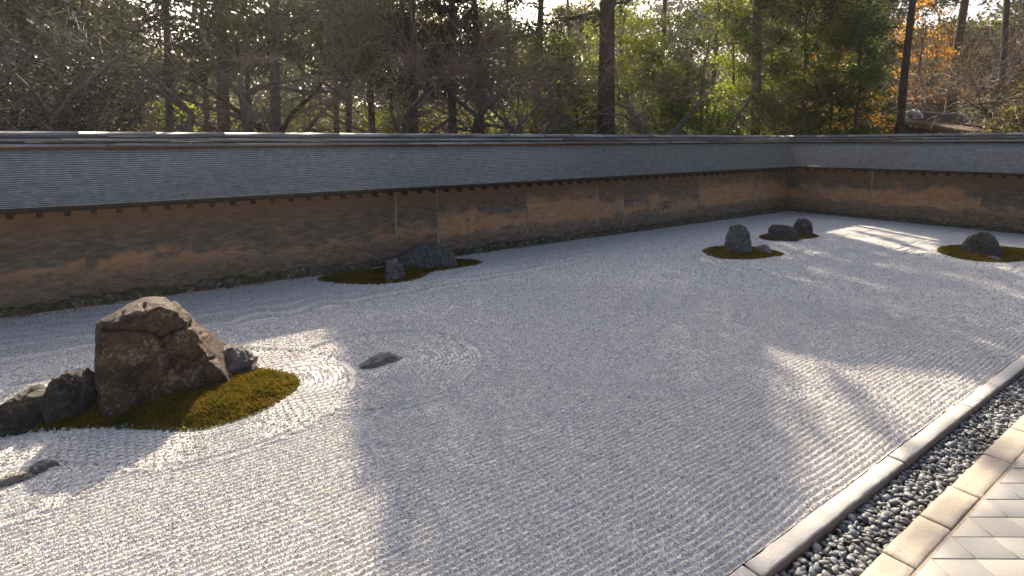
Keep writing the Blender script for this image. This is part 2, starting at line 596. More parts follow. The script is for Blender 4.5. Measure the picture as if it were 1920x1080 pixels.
M = dict(
    gravel=mat_gravel(), grain=mat_grain(),
    granite=mat_granite('granite_kerb', (0.55, 0.535, 0.51), (0.2, 0.195, 0.19), (0.72, 0.70, 0.67), (0.53, 0.48, 0.41)),
    granite2=mat_granite('granite_edging', (0.50, 0.45, 0.38), (0.18, 0.155, 0.13), (0.66, 0.60, 0.52), (0.54, 0.43, 0.29)),
    pebble=mat_pebble(), tile=mat_tile(),
    mortar=mat_simple('mortar_bed', [(0.22, 0.20, 0.175), (0.38, 0.34, 0.29)], 30),
    soil=mat_simple('dark_soil', [(0.03, 0.026, 0.02), (0.07, 0.055, 0.04)], 20),
    litter=mat_simple('forest_litter', [(0.05, 0.035, 0.02), (0.12, 0.075, 0.035), (0.16, 0.11, 0.05)], 3),
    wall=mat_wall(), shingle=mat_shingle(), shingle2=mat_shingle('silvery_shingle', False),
    shingle_butt=mat_simple('shaded_end_grain', [(0.08, 0.08, 0.08), (0.16, 0.158, 0.155), (0.26, 0.258, 0.255)], 9, bump=0.3), ridge=mat_ridge(), ridge_dark=mat_simple('dark_ridge_tile', [(0.045, 0.045, 0.047), (0.09, 0.09, 0.095), (0.17, 0.175, 0.18)], 4, rough=0.55, spec=0.4, stretch=(0.3, 0.3, 1)),
    plaster=mat_simple('pale_plaster', [(0.18, 0.13, 0.09), (0.36, 0.28, 0.20), (0.58, 0.48, 0.38)], 9, stretch=(1, 1, 0.4)),
    darkwood=mat_simple('dark_wood', [(0.018, 0.014, 0.011), (0.04, 0.03, 0.022), (0.06, 0.045, 0.033)], 14),
    redboard=mat_simple('rust_red_board', [(0.05, 0.035, 0.025), (0.10, 0.06, 0.038), (0.24, 0.085, 0.035)], 0.4, bump=0.0, detail=3),
    footstone=mat_simple('mossy_foot_stone', [(0.03, 0.027, 0.022), (0.075, 0.07, 0.03), (0.15, 0.125, 0.09), (0.42, 0.38, 0.31)], 14, bump=0.8, bdist=0.02),
    rock_rust=mat_rock('rust_brown_rock', [(0.026, 0.021, 0.018), (0.05, 0.036, 0.028), (0.12, 0.062, 0.034), (0.085, 0.066, 0.052), (0.22, 0.18, 0.145)], (0.42, 0.32, 0.22), 4.5, 0.7),
    rock_grey=mat_rock('pale_grey_rock', [(0.12, 0.11, 0.105), (0.25, 0.23, 0.22), (0.42, 0.39, 0.37)], (0.56, 0.53, 0.50), 5, 0.7),
    rock_dark=mat_rock('dark_rock', [(0.035, 0.033, 0.03), (0.075, 0.068, 0.06), (0.15, 0.135, 0.115)], (0.34, 0.30, 0.24), 6, 0.65),
    rock_blue=mat_rock('blue_grey_rock', [(0.07, 0.07, 0.068), (0.17, 0.17, 0.165), (0.32, 0.315, 0.31)], (0.50, 0.49, 0.47), 6, 0.75, stripe=(2.2, 2.2, 0.7)),
    rock_pale=mat_rock('pale_flat_rock', [(0.22, 0.205, 0.19), (0.38, 0.36, 0.34), (0.52, 0.50, 0.47)], (0.6, 0.58, 0.55), 9, 0.6, stripe=(0.7, 1.6, 1)),
    rock_band=mat_rock('banded_rock', [(0.04, 0.04, 0.043), (0.09, 0.088, 0.088), (0.19, 0.185, 0.185)], (0.30, 0.29, 0.28), 4, 0.4, stripe=(0.8, 0.8, 3.5)),
    moss=mat_moss(),
    bark_dark=mat_bark('dark_bark', (0.031, 0.024, 0.019), (0.076, 0.056, 0.043), (0.136, 0.105, 0.082)),
    bark_grey=mat_bark('grey_bark', (0.06, 0.053, 0.048), (0.15, 0.132, 0.117), (0.255, 0.225, 0.203)),
    bark_red=mat_bark('red_brown_bark', (0.053, 0.03, 0.021), (0.128, 0.075, 0.054), (0.195, 0.128, 0.093)),
    twig=mat_bark('twig_bark', (0.09, 0.068, 0.054), (0.195, 0.15, 0.123), (0.33, 0.262, 0.217)),
    twig_red=mat_bark('reddish_twig_bark', (0.105, 0.065, 0.051), (0.225, 0.143, 0.109), (0.33, 0.225, 0.18)),
    twig_pale=mat_bark('pale_twig_bark', (0.12, 0.102, 0.084), (0.288, 0.24, 0.198), (0.456, 0.396, 0.336)),
    needle=mat_leaf('conifer_foliage', [(0.022, 0.034, 0.016), (0.04, 0.056, 0.022), (0.065, 0.08, 0.03)], 0.4, 0.5, 0.35),
    leaf_dark=mat_leaf('glossy_dark_leaf', [(0.016, 0.032, 0.018), (0.03, 0.055, 0.026), (0.045, 0.075, 0.03)], 0.2, 0.25, 0.7),
    leaf_green=mat_leaf('green_leaf', [(0.03, 0.058, 0.012), (0.07, 0.11, 0.016), (0.13, 0.165, 0.018)], 0.58, 0.4, 0.4, 1.9),
    leaf_lime=mat_leaf('yellow_green_leaf', [(0.09, 0.12, 0.012), (0.16, 0.18, 0.016), (0.24, 0.24, 0.02)], 0.62, 0.45, 0.4, 2.1),
    leaf_olive=mat_leaf('olive_leaf', [(0.06, 0.06, 0.016), (0.12, 0.11, 0.025), (0.19, 0.15, 0.04)], 0.58, 0.5, 0.3, 1.7),
    leaf_orange=mat_leaf('orange_maple_leaf', [(0.18, 0.055, 0.012), (0.34, 0.15, 0.015), (0.48, 0.30, 0.025)], 0.6, 0.5, 0.3, 1.9),
    leaf_brown=mat_leaf('dry_brown_leaf', [(0.07, 0.04, 0.025), (0.11, 0.06, 0.035), (0.14, 0.085, 0.05)], 0.5, 0.6, 0.2),
    white=mat_simple('white_plaster', [(0.7, 0.7, 0.7), (0.8, 0.8, 0.79), (0.86, 0.86, 0.85)], 9, bump=0.1),
    rooftile=mat_simple('dark_roof_tile', [(0.03, 0.034, 0.04), (0.06, 0.066, 0.075), (0.11, 0.12, 0.13)], 8, rough=0.4, spec=0.5, bump=0.2),
    barkroof=mat_simple('cypress_bark_roof', [(0.07, 0.05, 0.038), (0.13, 0.095, 0.075), (0.19, 0.15, 0.125)], 10, stretch=(1, 1, 5)),
)

# ------------------------------------------------------------------ layout of the garden
WY, WX = 9.84, 18.03        # garden faces of the long wall and of the end wall
KY = 1.571                  # gravel side of the kerb
WEST0 = -8.0                # where the long wall starts, beyond the frame


def smooth_loop(pts, n=72):
    p = np.array(pts, float)
    k = len(p)
    t = np.linspace(0, k, n, endpoint=False)
    i = np.floor(t).astype(int)
    f = (t - i)[:, None]
    a, b, c, d = p[(i - 1) % k], p[i % k], p[(i + 1) % k], p[(i + 2) % k]
    return 0.5 * ((2 * b) + (-a + c) * f + (2 * a - 5 * b + 4 * c - d) * f ** 2 + (-a + 3 * b - 3 * c + d) * f ** 3)

MOSS = dict(
    big=smooth_loop([(-0.98, 5.74), (-0.43, 5.5), (-0, 5.17), (0.35, 4.93), (0.76, 4.96), (1.13, 5.23), (1.2, 5.54), (0.95, 5.93), (0.5, 6.27), (-0.28, 6.42), (-1.05, 6.37), (-1.73, 6.22), (-1.63, 5.88)], 96),
    wall=smooth_loop([(2.54, 9.44), (2.63, 9.02), (3.14, 8.5), (3.85, 8.4), (4.38, 8.73), (5.27, 8.75), (5.45, 9.06), (5.15, 9.36), (4.38, 9.57), (3.55, 9.54), (2.92, 9.6)], 84),
    tall=smooth_loop([(9.77, 7.05), (9.47, 6.47), (9.78, 6.1), (10.34, 5.93), (10.8, 5.91), (10.99, 6.27), (10.83, 6.8), (10.39, 7.17)], 60),
    pair=smooth_loop([(12.22, 7.25), (12.16, 6.82), (12.72, 6.61), (13.5, 6.56), (13.79, 6.95), (13.54, 7.34), (12.82, 7.48)], 54),
    dome=smooth_loop([(13.74, 4.23), (13.22, 3.8), (13.16, 3.41), (13.54, 3.04), (14.27, 2.84), (14.95, 2.84), (15.24, 3.21), (15.05, 3.89), (14.47, 4.28)], 60),
)
FLAT = smooth_loop([(1.74, 5.37), (1.86, 5.17), (2.13, 5.14), (2.28, 5.27), (2.2, 5.45), (1.95, 5.52)], 40)
FLAT2 = smooth_loop([(-1.1, 5.01), (-0.86, 4.79), (-0.62, 4.79), (-0.53, 4.94), (-0.66, 5.08), (-0.95, 5.14)], 36)


def inside(poly, P):
    x, y = P[:, 0], P[:, 1]
    r = np.zeros(len(P), bool)
    n = len(poly)
    for i in range(n):
        x0, y0 = poly[i]
        x1, y1 = poly[(i + 1) % n]
        c = (y0 > y) != (y1 > y)
        r ^= c & (x < (x1 - x0) * (y - y0) / (y1 - y0 + 1e-12) + x0)
    return r


def dist_loop(poly, P):
    best = np.full(len(P), 1e9)
    n = len(poly)
    for i in range(n):
        a, b = poly[i], poly[(i + 1) % n]
        d = b - a
        t = np.clip(((P - a) @ d) / (d @ d + 1e-12), 0, 1)
        q = P - (a + t[:, None] * d)
        best = np.minimum(best, (q * q).sum(1))
    return np.sqrt(best)


RINGS = [(MOSS['big'], 0.52), (FLAT, 0.78), (FLAT2, 0.40), (MOSS['wall'], 0.45), (MOSS['tall'], 0.55), (MOSS['pair'], 0.5), (MOSS['dome'], 0.6)]
PER = 0.046


def gravel_h(P):
    """height of the raked gravel"""
    n3 = np.stack([P[:, 0] * 2.3, P[:, 1] * 2.3, np.zeros(len(P))], 1)
    wob = vnoise(n3, 5) * 0.02 + vnoise(n3 * 6, 6) * 0.003
    ph = (P[:, 1] + wob) / PER
    h = np.sin(2 * math.pi * ph)
    amp = 0.0085 + 0.0018 * vnoise(n3 * 3.1, 9)
    groove = np.zeros(len(P))
    done = np.zeros(len(P), bool)
    for poly, w in RINGS:
        lo, hi = poly.min(0) - w - 0.1, poly.max(0) + w + 0.1
        s = np.where((P[:, 0] > lo[0]) & (P[:, 0] < hi[0]) & (P[:, 1] > lo[1]) & (P[:, 1] < hi[1]) & ~done)[0]
        if not len(s):
            continue
        d = dist_loop(poly, P[s])
        d = np.where(inside(poly, P[s]), 0, d)
        z = d < w
        h[s[z]] = np.sin(2 * math.pi * (d[z] + wob[s[z]] * 0.4) / PER)
        groove[s] += -0.024 * np.exp(-((d - w) / 0.022) ** 2) + 0.012 * np.exp(-((d - w - 0.05) / 0.03) ** 2)
        done[s[z]] = True
    return amp * h + groove + 0.006 * vnoise(n3 * 0.35, 3)

# ------------------------------------------------------------------ ground, gravel bed
gv, gf = box_arrays(-80, 230, -50, 230, -0.6, -0.28)
link('ground', mesh_arrays('ground', gv, gf), M['litter'], kind='structure')

xs = np.concatenate([np.arange(-4.2, -2.2, 0.3), np.arange(-2.2, 4.5, 0.06), np.arange(4.5, 9, 0.12), np.arange(9, WX - 0.02, 0.35), [WX - 0.02]])
ys = np.concatenate([np.arange(KY + 0.003, 5.6, PER / 6), np.arange(5.6, 7.6, PER / 4), np.arange(7.6, WY - 0.05, 0.04), [WY - 0.05]])
gx, gy = np.meshgrid(xs, ys)
P = np.stack([gx.ravel(), gy.ravel()], 1)
hz = gravel_h(P)
nx, ny = len(xs), len(ys)
V = np.concatenate([P, hz[:, None]], 1)
ii = np.arange(nx * ny).reshape(ny, nx)
F = np.stack([ii[:-1, :-1], ii[:-1, 1:], ii[1:, 1:], ii[1:, :-1]], -1).reshape(-1, 4)
bed = link('gravel_bed', mesh_arrays('gravel_bed', V, F, smooth=True), M['gravel'], kind='stuff', label='raked white gravel covering the whole garden bed', category='gravel')


def scatter_points(n, rmin, rmax):
    """points on the gravel in front of the camera, evenly dense by area"""
    a0, a1 = R(55.3 - 50), R(55.3 + 50)
    r = np.sqrt(rng.uniform(rmin ** 2, rmax ** 2, n))
    a = rng.uniform(a0, a1, n)
    p = np.stack([r * np.cos(a), r * np.sin(a)], 1)
    k = (p[:, 1] > KY + 0.006) & (p[:, 1] < WY - 0.08) & (p[:, 0] > -3) & (p[:, 0] < WX - 0.1)
    if rmax > 10:
        k &= rng.random(n) < np.clip((rmax - r) / (rmax - rmin), 0, 1) ** 0.8
    p = p[k]
    for q in ('big', 'wall', 'tall', 'pair', 'dome'):
        lo, hi = MOSS[q].min(0), MOSS[q].max(0)
        s = np.where((p > lo).all(1) & (p < hi).all(1))[0]
        if len(s):
            keep = np.ones(len(p), bool)
            dl = dist_loop(MOSS[q], p[s])
            keep[s[inside(MOSS[q], p[s]) & (dl > np.abs(rng.normal(0, 0.018, len(s))))]] = False
            p = p[keep]
    return p


def grain_group(size, mat):
    g = bpy.data.node_groups.new('gravel_grains', 'GeometryNodeTree')
    g.interface.new_socket('Geometry', in_out='INPUT', socket_type='NodeSocketGeometry')
    g.interface.new_socket('Geometry', in_out='OUTPUT', socket_type='NodeSocketGeometry')
    N = g.nodes
    gi, go = N.new('NodeGroupInput'), N.new('NodeGroupOutput')
    ic = N.new('GeometryNodeMeshIcoSphere')
    ic.inputs['Radius'].default_value = size
    ic.inputs['Subdivisions'].default_value = 1
    sm = N.new('GeometryNodeSetMaterial')
    sm.inputs['Material'].default_value = mat
    iop = N.new('GeometryNodeInstanceOnPoints')
    rv = N.new('FunctionNodeRandomValue')
    rv.data_type = 'FLOAT_VECTOR'
    rv.inputs[0].default_value = (0, 0, 0)
    rv.inputs[1].default_value = (6.28, 6.28, 6.28)
    sv = N.new('FunctionNodeRandomValue')
    sv.data_type = 'FLOAT_VECTOR'
    sv.inputs[0].default_value = (0.45, 0.45, 0.45)
    sv.inputs[1].default_value = (1.35, 1.2, 1.2)
    L = g.links.new
    L(ic.outputs['Mesh'], sm.inputs[0])
    L(sm.outputs[0], iop.inputs['Instance'])
    L(gi.outputs[0], iop.inputs['Points'])
    L(rv.outputs[0], iop.inputs['Rotation'])
    L(sv.outputs[0], iop.inputs['Scale'])
    L(iop.outputs[0], go.inputs[0])
    return g


def grains(n, rmin, rmax, size):
    p = scatter_points(n, rmin, rmax)
    z = gravel_h(p) + rng.uniform(-0.3, 0.5, len(p)) * size
    for q in MOSS.values():
        k = np.where(inside(q, p))[0]
        if len(k):
            z[k] = np.maximum(z[k], 0.35 * dist_loop(q, p[k]) + 0.008)
    me = bpy.data.meshes.new('gravel_grains')
    me.vertices.add(len(p))
    me.vertices.foreach_set('co', np.concatenate([p, z[:, None]], 1).astype(np.float32).ravel())
    o = link('gravel_grains', me, parent=bed, kind='stuff')
    md = o.modifiers.new('grains', 'NODES')
    md.node_group = grain_group(size, M['grain'])

grains(230000, 2.0, 5.4, 0.0062)
grains(200000, 5.4, 8.8, 0.0080)
grains(150000, 8.8, 15.0, 0.0115)

# ------------------------------------------------------------------ kerb, pebble drain, edging, tiles
kerb = link('kerb', None, kind='structure', label='pale granite kerb along the gravel', category='kerb')
joints = [0.6, 2.61, 4.42, 5.83, 7.80, 9.7, 11.6, 13.5, 15.4, 17.2, 17.95]
for i in range(len(joints) - 1):
    a, b = joints[i] + 0.004, joints[i + 1] - 0.004
    link('kerb_stone', bevel_box('kerb_stone', a, b, KY - 0.112, KY, -0.16, 0.014 + random.uniform(-0.004, 0.004), 0.012, seed=i, rough=0.004, res=0.035), M['granite'], kerb)

drain = link('pebble_drain', None, kind='structure', label='drain channel filled with dark pebbles', category='drain')
link('channel_bed', mesh_arrays('channel_bed', *box_arrays(0.4, 17.9, 1.17, KY - 0.09, -0.27, -0.085)), M['soil'], drain)
pv = []
for k in range(8):
    v, f = ICO[2]
    v = v.copy()
    v *= np.array([1.0, random.uniform(0.55, 0.85), random.uniform(0.32, 0.55)])
    v *= (1 + 0.16 * fbm(v * 1.3 + k * 9, k, 2))[:, None]
    # a few flattened sides
    for q in range(4):
        nrm = rng.normal(size=3)
        nrm /= np.linalg.norm(nrm)
        d = v @ nrm
        lim = 0.62 * d.max()
        v -= np.outer(np.maximum(d - lim, 0) * 0.75, nrm)
    pv.append((v, f))
pos = []
for layer in range(3):
    st = 0.045
    for xx in np.arange(2.2, 10.0, st):
        for yy in np.arange(1.200, KY - 0.105, st * 0.86):
            pos.append((xx + random.uniform(-.016, .016), yy + random.uniform(-.014, .014), -0.076 + 0.016 * layer + random.uniform(-.008, .008)))
pos = sorted(pos, key=lambda p: p[0] ** 2 + p[1] ** 2 - (5 if p[2] > -0.055 else 0))
pm = [mesh_arrays('pebble', v, f, True) for v, f in pv]
for me in pm:
    me.materials.append(M['pebble'])
rest_v, rest_f, off = [], [], 0
near = 0
for i, p in enumerate(pos):
    s = random.choice([0.013, 0.017, 0.021, 0.025, 0.030, 0.036]) * random.uniform(0.85, 1.1)
    rot = (random.uniform(-.5, .5), random.uniform(-.5, .5), random.uniform(0, 6.3))
    if near < 300 and p[2] > -0.058 and p[0] > 2.5:
        link('pebble', random.choice(pm), None, drain, loc=p, rot=rot, scale=(s, s, s))
        near += 1
    else:
        v, f = random.choice(pv)
        from mathutils import Euler
        rm = np.array(Euler(rot).to_matrix())
        rest_v.append(v @ rm.T * s + np.array(p))
        rest_f.append(f + off)
        off += len(v)
link('pebbles', mesh_arrays('pebbles', np.concatenate(rest_v), np.concatenate(rest_f), True), M['pebble'], drain, kind='stuff')

edging = link('edging', None, kind='structure', label='buff granite edging between pebble drain and tiles', category='edging')
ej = [0.9, 1.5, 2.1, 2.74, 3.36, 3.89, 4.39, 5.06, 5.70, 6.3, 6.9, 7.6, 8.2, 8.9, 9.6, 10.3, 11.0, 11.8]
for i in range(len(ej) - 1):
    link('edging_stone', bevel_box('edging_stone', ej[i] + 0.004, ej[i + 1] - 0.004, 1.022 + random.uniform(-.006, .006), 1.188 + random.uniform(-.008, .008), -0.15, -0.002 + random.uniform(-.005, .004), 0.012, seed=50 + i, rough=0.005, res=0.03), M['granite2'], edging)

pave = link('pavement', mesh_arrays('pavement', *box_arrays(0.2, 17.9, -2.4, 1.018, -0.27, -0.004)), M['mortar'], kind='structure', label='grey diagonal tile pavement', category='pavement')
ta = R(-35.5)
A1 = np.array([math.cos(ta), math.sin(ta)])
A2 = np.array([-math.sin(ta), math.cos(ta)])
L1, L2 = 0.2945 * math.cos(R(35.5)), 0.2945 * math.sin(R(35.5))
org = np.array([4.393, 0.997])


def clip(poly, ymax):
    out = []
    for i in range(len(poly)):
        a, b = poly[i], poly[(i + 1) % len(poly)]
        if a[1] <= ymax:
            out.append(a)
        if (a[1] <= ymax) != (b[1] <= ymax):
            t = (ymax - a[1]) / (b[1] - a[1])
            out.append((a[0] + t * (b[0] - a[0]), ymax))
    return out

for i in range(-16, 26):
    for j in range(-26, 22):
        g = 0.0022
        c = [org + A1 * (i * L1 + g) + A2 * (j * L2 + g), org + A1 * ((i + 1) * L1 - g) + A2 * (j * L2 + g),
             org + A1 * ((i + 1) * L1 - g) + A2 * ((j + 1) * L2 - g), org + A1 * (i * L1 + g) + A2 * ((j + 1) * L2 - g)]
        ctr = sum(c) / 4
        if ctr[0] < 2.2 or ctr[0] > 8.2 or ctr[1] < -0.4:
            continue
        poly = clip([tuple(q) for q in c], 1.003)
        if len(poly) < 3:
            continue
        pa = np.array(poly)
        if np.ptp(pa[:, 0]) < 0.03:
            continue
        n = len(pa)
        cc = pa.mean(0)
        zt = 0.0 + random.uniform(-0.001, 0.001)
        tl = np.array([random.uniform(-.004, .004), random.uniform(-.004, .004)])
        ins = cc + (pa - cc) * (1 - 0.006 / max(0.05, np.linalg.norm(pa - cc, axis=1).mean()))
        v = np.concatenate([np.c_[pa, np.full(n, -0.03)], np.c_[pa, zt - 0.002 + (pa - cc) @ tl], np.c_[ins, zt + (ins - cc) @ tl]])
        qs = [(q, (q + 1) % n, n + (q + 1) % n, n + q) for q in range(n)] + [(n + q, n + (q + 1) % n, 2 * n + (q + 1) % n, 2 * n + q) for q in range(n)]
        link('tile', mesh_arrays('tile', v, [np.array(qs), np.array([list(range(2 * n, 3 * n))])]), M['tile'], pave)

# ------------------------------------------------------------------ earthen walls
# profile coordinates: s = distance behind the garden face, z = height
RS, RZ = 0.21, 2.49           # ridge
ES, EZ = -0.83, 1.503          # garden eave


def wall_xy(which, s, t):
    """which 0: long wall, t = X; which 1: end wall, t = Y"""
    return (t, WY + s) if which == 0 else (WX + s, t)


def mitre(which, s):
    return (WX + s) if which == 0 else (WY + s)


def extrude(which, prof, ts, closed=True, dz=None, mit=True):
    """prof: list of (s,z); ts: stations, the last one replaced by the mitre at the corner"""
    n = len(prof)
    V = []
    for k, t in enumerate(ts):
        for (s, z) in prof:
            tt = mitre(which, s) if (mit and k == len(ts) - 1) else t
            x, y = wall_xy(which, s, tt)
            V.append((x, y, z))
    V = np.array(V)
    F = []
    for k in range(len(ts) - 1):
        for i in range(n if closed else n - 1):
            j = (i + 1) % n
            q = (k * n + i, (k + 1) * n + i, (k + 1) * n + j, k * n + j)
            F.append(q if which == 0 else q[::-1])
    return V, np.array(F)


def caps(n, k, V, F):
    return [F, np.array([list(range(n))[::-1]]), np.array([[(k - 1) * n + i for i in range(n)]])]

walls = []
for which in (0, 1):
    t0 = WEST0 if which == 0 else -4.0
    w = thing('earthen_wall', ['long clay wall with shingled roof running behind the raked gravel', 'shorter clay wall with shingled roof closing the far end of the garden'][which], 'wall',
              loc=(0, 0, 0), group='roofed clay walls around the gravel garden')
    walls.append(w)
    L = [t0, mitre(which, 0)]
    # core
    prof = [(0.03, -0.3), (0.03, 1.75), (0.40, 1.75), (0.42, -0.3)]
    V, F = extrude(which, prof, [t0, 0])
    link('wall_core', mesh_arrays('wall_core', V, caps(4, 2, V, F)), M['wall'], w)
    # plaster bays and posts
    posts = [WEST0, -4.4, -0.6, 4.12, 5.0, 7.22, 9.34, 10.24, 11.67, 13.33, 16.05, WX - 0.03] if which == 0 else [-4.0, 0.6, 2.8, 4.72, 7.29, WY - 0.03]
    for i in range(len(posts) - 1):
        a, b = posts[i] + 0.002, posts[i + 1] - 0.002
        n = max(3, int((b - a) / 0.12))
        zz = np.linspace(0.05, 1.74, 16)
        tt = np.linspace(a, b, n)
        G = np.array([(t, z) for z in zz for t in tt])
        bul = 0.012 * fbm(np.c_[G[:, 0] * 1.5, G[:, 1] * 4, np.full(len(G), which * 7.0)], 3 + which, 4)
        batter = 0.045 * (1 - G[:, 1] / 1.74)
        vs = []
        for (t, z), d, bt in zip(G, bul, batter):
            x, y = wall_xy(which, 0.0 - bt - d + 0.012, t)
            vs.append((x, y, z))
        vs = np.array(vs)
        k = np.arange(len(G)).reshape(16, n)
        q = np.stack([k[:-1, :-1], k[:-1, 1:], k[1:, 1:], k[1:, :-1]], -1).reshape(-1, 4)
        if which == 1:
            q = q[:, ::-1]
        org3 = Vector((*wall_xy(which, 0, a), 0))
        o = link('plaster_bay', mesh_arrays('plaster_bay', vs - np.array(org3), q, True), M['wall'], w, loc=org3)
    pale = [4.12, 5.0, 7.22, 9.34, 10.24, 11.67, 13.33, 16.05] if which == 0 else [7.29]
    for p in pale:
        hw = random.uniform(0.018, 0.032)
        zz = np.linspace(0.16 + random.uniform(0, .1), 1.7, 22)
        ce = p + 0.012 * fbm(np.c_[zz * 3, zz * 0, zz * 0 + p], 4, 2)
        wl = hw * (0.8 + 0.7 * np.abs(fbm(np.c_[zz * 7, zz * 0 + p, zz * 0], 8, 3)))
        vs = []
        for z, c, q in zip(zz, ce, wl):
            s = -0.045 * (1 - z / 1.74) - 0.010
            for t, ss in ((c - q, s + 0.03), (c - q * 0.7, s), (c + q * 0.7, s), (c + q, s + 0.03)):
                x, y = wall_xy(which, ss, t)
                vs.append((x, y, z))
        k = np.arange(len(zz) * 4).reshape(-1, 4)
        q = np.stack([k[:-1, :-1], k[:-1, 1:], k[1:, 1:], k[1:, :-1]], -1).reshape(-1, 4)
        link('wall_post', mesh_arrays('wall_post', np.array(vs), q if which == 0 else q[:, ::-1], True), M['plaster'], w)
    # roof: stepped shingle courses, both slopes
    NC = 27
    def slope(u):          # u 0 eave .. 1 under the ridge; slightly hollow
        s = ES + (RS - 0.09 - ES) * u
        z = EZ + (2.235 - EZ) * u - 0.045 * math.sin(math.pi * u)
        return s, z
    top = []
    for c in range(NC):
        s0, z0 = slope(c / NC)
        s1, z1 = slope((c + 1) / NC)
        top.append((s0, z0 + 0.019))
        top.append((s1, z1 + 0.002))
    step = 0.16
    ts = list(np.arange(t0, mitre(which, ES) - 0.3, step)) + [0]
    nT, nP = len(ts), len(top)
    V, F = extrude(which, top, ts, closed=False)
    J = fbm(np.c_[V[:, 0] * 2.1 + V[:, 1] * 1.3, V[:, 2] * 31, V[:, 1]], 21 + which, 3)
    V[:, 2] += 0.0018 * J + 0.006 * vnoise(np.c_[V[:, 0] * 0.5, V[:, 1] * 0.5, V[:, 2] * 0], 2)
    me = mesh_arrays('shingle_roof', V, F)
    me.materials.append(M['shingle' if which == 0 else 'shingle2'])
    me.materials.append(M['shingle_butt'])  # riser faces: end grain, with the steps' shade put into its dark colour
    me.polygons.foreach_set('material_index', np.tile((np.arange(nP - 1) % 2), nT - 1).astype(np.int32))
    link('shingle_roof', me, None, w)
    back = [(2 * RS - s, z) for s, z in top[::-6]]
    V, F = extrude(which, back, [t0, 0], closed=False)
    link('outer_roof_slope', mesh_arrays('outer_roof_slope', V, F), M['shingle'], w)
    # eave: layered shingle butt, soffit board
    prof = [(ES - 0.004, EZ + 0.010), (ES + 0.012, EZ - 0.055), (ES + 0.10, EZ - 0.028), (0.08, 1.72), (0.08, 1.80), (ES + 0.05, EZ + 0.022)]
    V, F = extrude(which, prof, [t0, 0])
    link('eave_board', mesh_arrays('eave_board', V, caps(6, 2, V, F)), M['darkwood'], w)
    # rafters
    me = None
    rs0, rz0, rs1, rz1 = ES + 0.07, EZ - 0.075, 0.06, 1.70
    a = math.atan2(rz1 - rz0, rs1 - rs0)
    ln = math.hypot(rz1 - rz0, rs1 - rs0)
    bv, bf = box_arrays(-0.032, 0.032, 0, ln, -0.052, 0.034)
    me = mesh_arrays('rafter', bv, bf)
    me.materials.append(M['darkwood'])
    for t in np.arange(t0 + 0.1, mitre(which, ES) - 0.06, 0.277):
        x, y = wall_xy(which, rs0, t)
        link('rafter', me, None, w, loc=(x, y, rz0), rot=(a, 0, 0) if which == 0 else (a, 0, -math.pi / 2))
    # ridge: rust board, stacked tile courses, round caps
    prof = [(RS - 0.115, 2.19), (RS - 0.115, 2.262), (RS + 0.115, 2.262), (RS + 0.115, 2.19)]
    V, F = extrude(which, prof, [t0, 0])
    link('ridge_board', mesh_arrays('ridge_board', V, caps(4, 2, V, F)), M['redboard'], w)
    zc = 2.262
    for q, (hw, hh) in enumerate([(0.20, 0.046), (0.135, 0.032), (0.175, 0.042), (0.12, 0.042)]):
        seg = list(np.arange(t0, mitre(which, RS) - 1.2, 1.55 + 0.13 * q)) + [mitre(which, RS)]
        for a_, b_ in zip(seg[:-1], seg[1:]):
            dz = random.uniform(-0.003, 0.003)
            ds = random.uniform(-0.005, 0.005)
            prof = [(RS - hw + ds, zc + 0.004), (RS - hw - 0.006 + ds, zc + hh * 0.5), (RS - hw + ds, zc + hh - 0.004), (RS + hw + ds, zc + hh - 0.004), (RS + hw + ds, zc + 0.004)]
            prof = [(s, z + dz * 0.5) for s, z in prof]
            last = b_ == seg[-1]
            V, F = extrude(which, prof, [a_ + 0.003, b_ - 0.003], mit=last)
            link('ridge_course', mesh_arrays('ridge_course', V, caps(5, 2, V, F)), M['ridge_dark' if q in (1, 3) else 'ridge'], w)
        zc += hh
    seg = list(np.arange(t0, mitre(which, RS) - 0.5, 0.93)) + [mitre(which, RS)]
    for a_, b_ in zip(seg[:-1], seg[1:]):
        dz = random.uniform(-0.0012, 0.0012)
        prof = [(RS + 0.105 * math.cos(q), zc - 0.012 + 0.07 * math.sin(q) + dz) for q in np.linspace(math.pi, 0, 9)]
        V, F = extrude(which, prof, [a_ + 0.002, b_ - 0.002], mit=(b_ == seg[-1]))
        link('ridge_cap', mesh_arrays('ridge_cap', V, caps(9, 2, V, F)), M['ridge'], w)
    # foot: sill of rough stones and thin tile edging against the gravel
    fm = []
    for k in range(8):
        v, f = ICO[3]
        v = v.copy()
        v = np.sign(v) * np.abs(v) ** 0.7
        v *= (1 + 0.34 * fbm(v * 2.0 + 5 * k, 30 + k, 4))[:, None]
        me = mesh_arrays('foot_stone', v, f)
        me.materials.append(M['footstone'])
        fm.append(me)
    t = t0
    lim = mitre(which, 0) - 0.1
    while t < lim:
        l = random.uniform(0.16, 0.42) if which == 0 else random.uniform(0.35, 0.7)
        hgt = random.uniform(0.07, 0.14) if which == 0 else random.uniform(0.05, 0.09)
        x, y = wall_xy(which, -0.095 + random.uniform(-.015, .02), t + l / 2)
        sc = (l * 0.56, 0.085, hgt)
        link('foot_stone', random.choice(fm), None, w, loc=(x, y, 0.035), rot=(random.uniform(-.1, .1), random.uniform(-.06, .06), (0 if which == 0 else math.pi / 2) + random.uniform(-.08, .08)), scale=sc)
        t += l * 0.98
    prof = [(-0.185, -0.1), (-0.185, 0.022), (-0.168, 0.024), (-0.168, -0.1)]
    V, F = extrude(which, prof, [t0, 0])
    link('thin_edging', mesh_arrays('thin_edging', V, caps(4, 2, V, F)), M['ridge_dark'], w)
    prof = [(-0.168, -0.1), (-0.168, 0.006), (0.02, 0.05), (0.02, -0.1)]
    V, F = extrude(which, prof, [t0, 0])
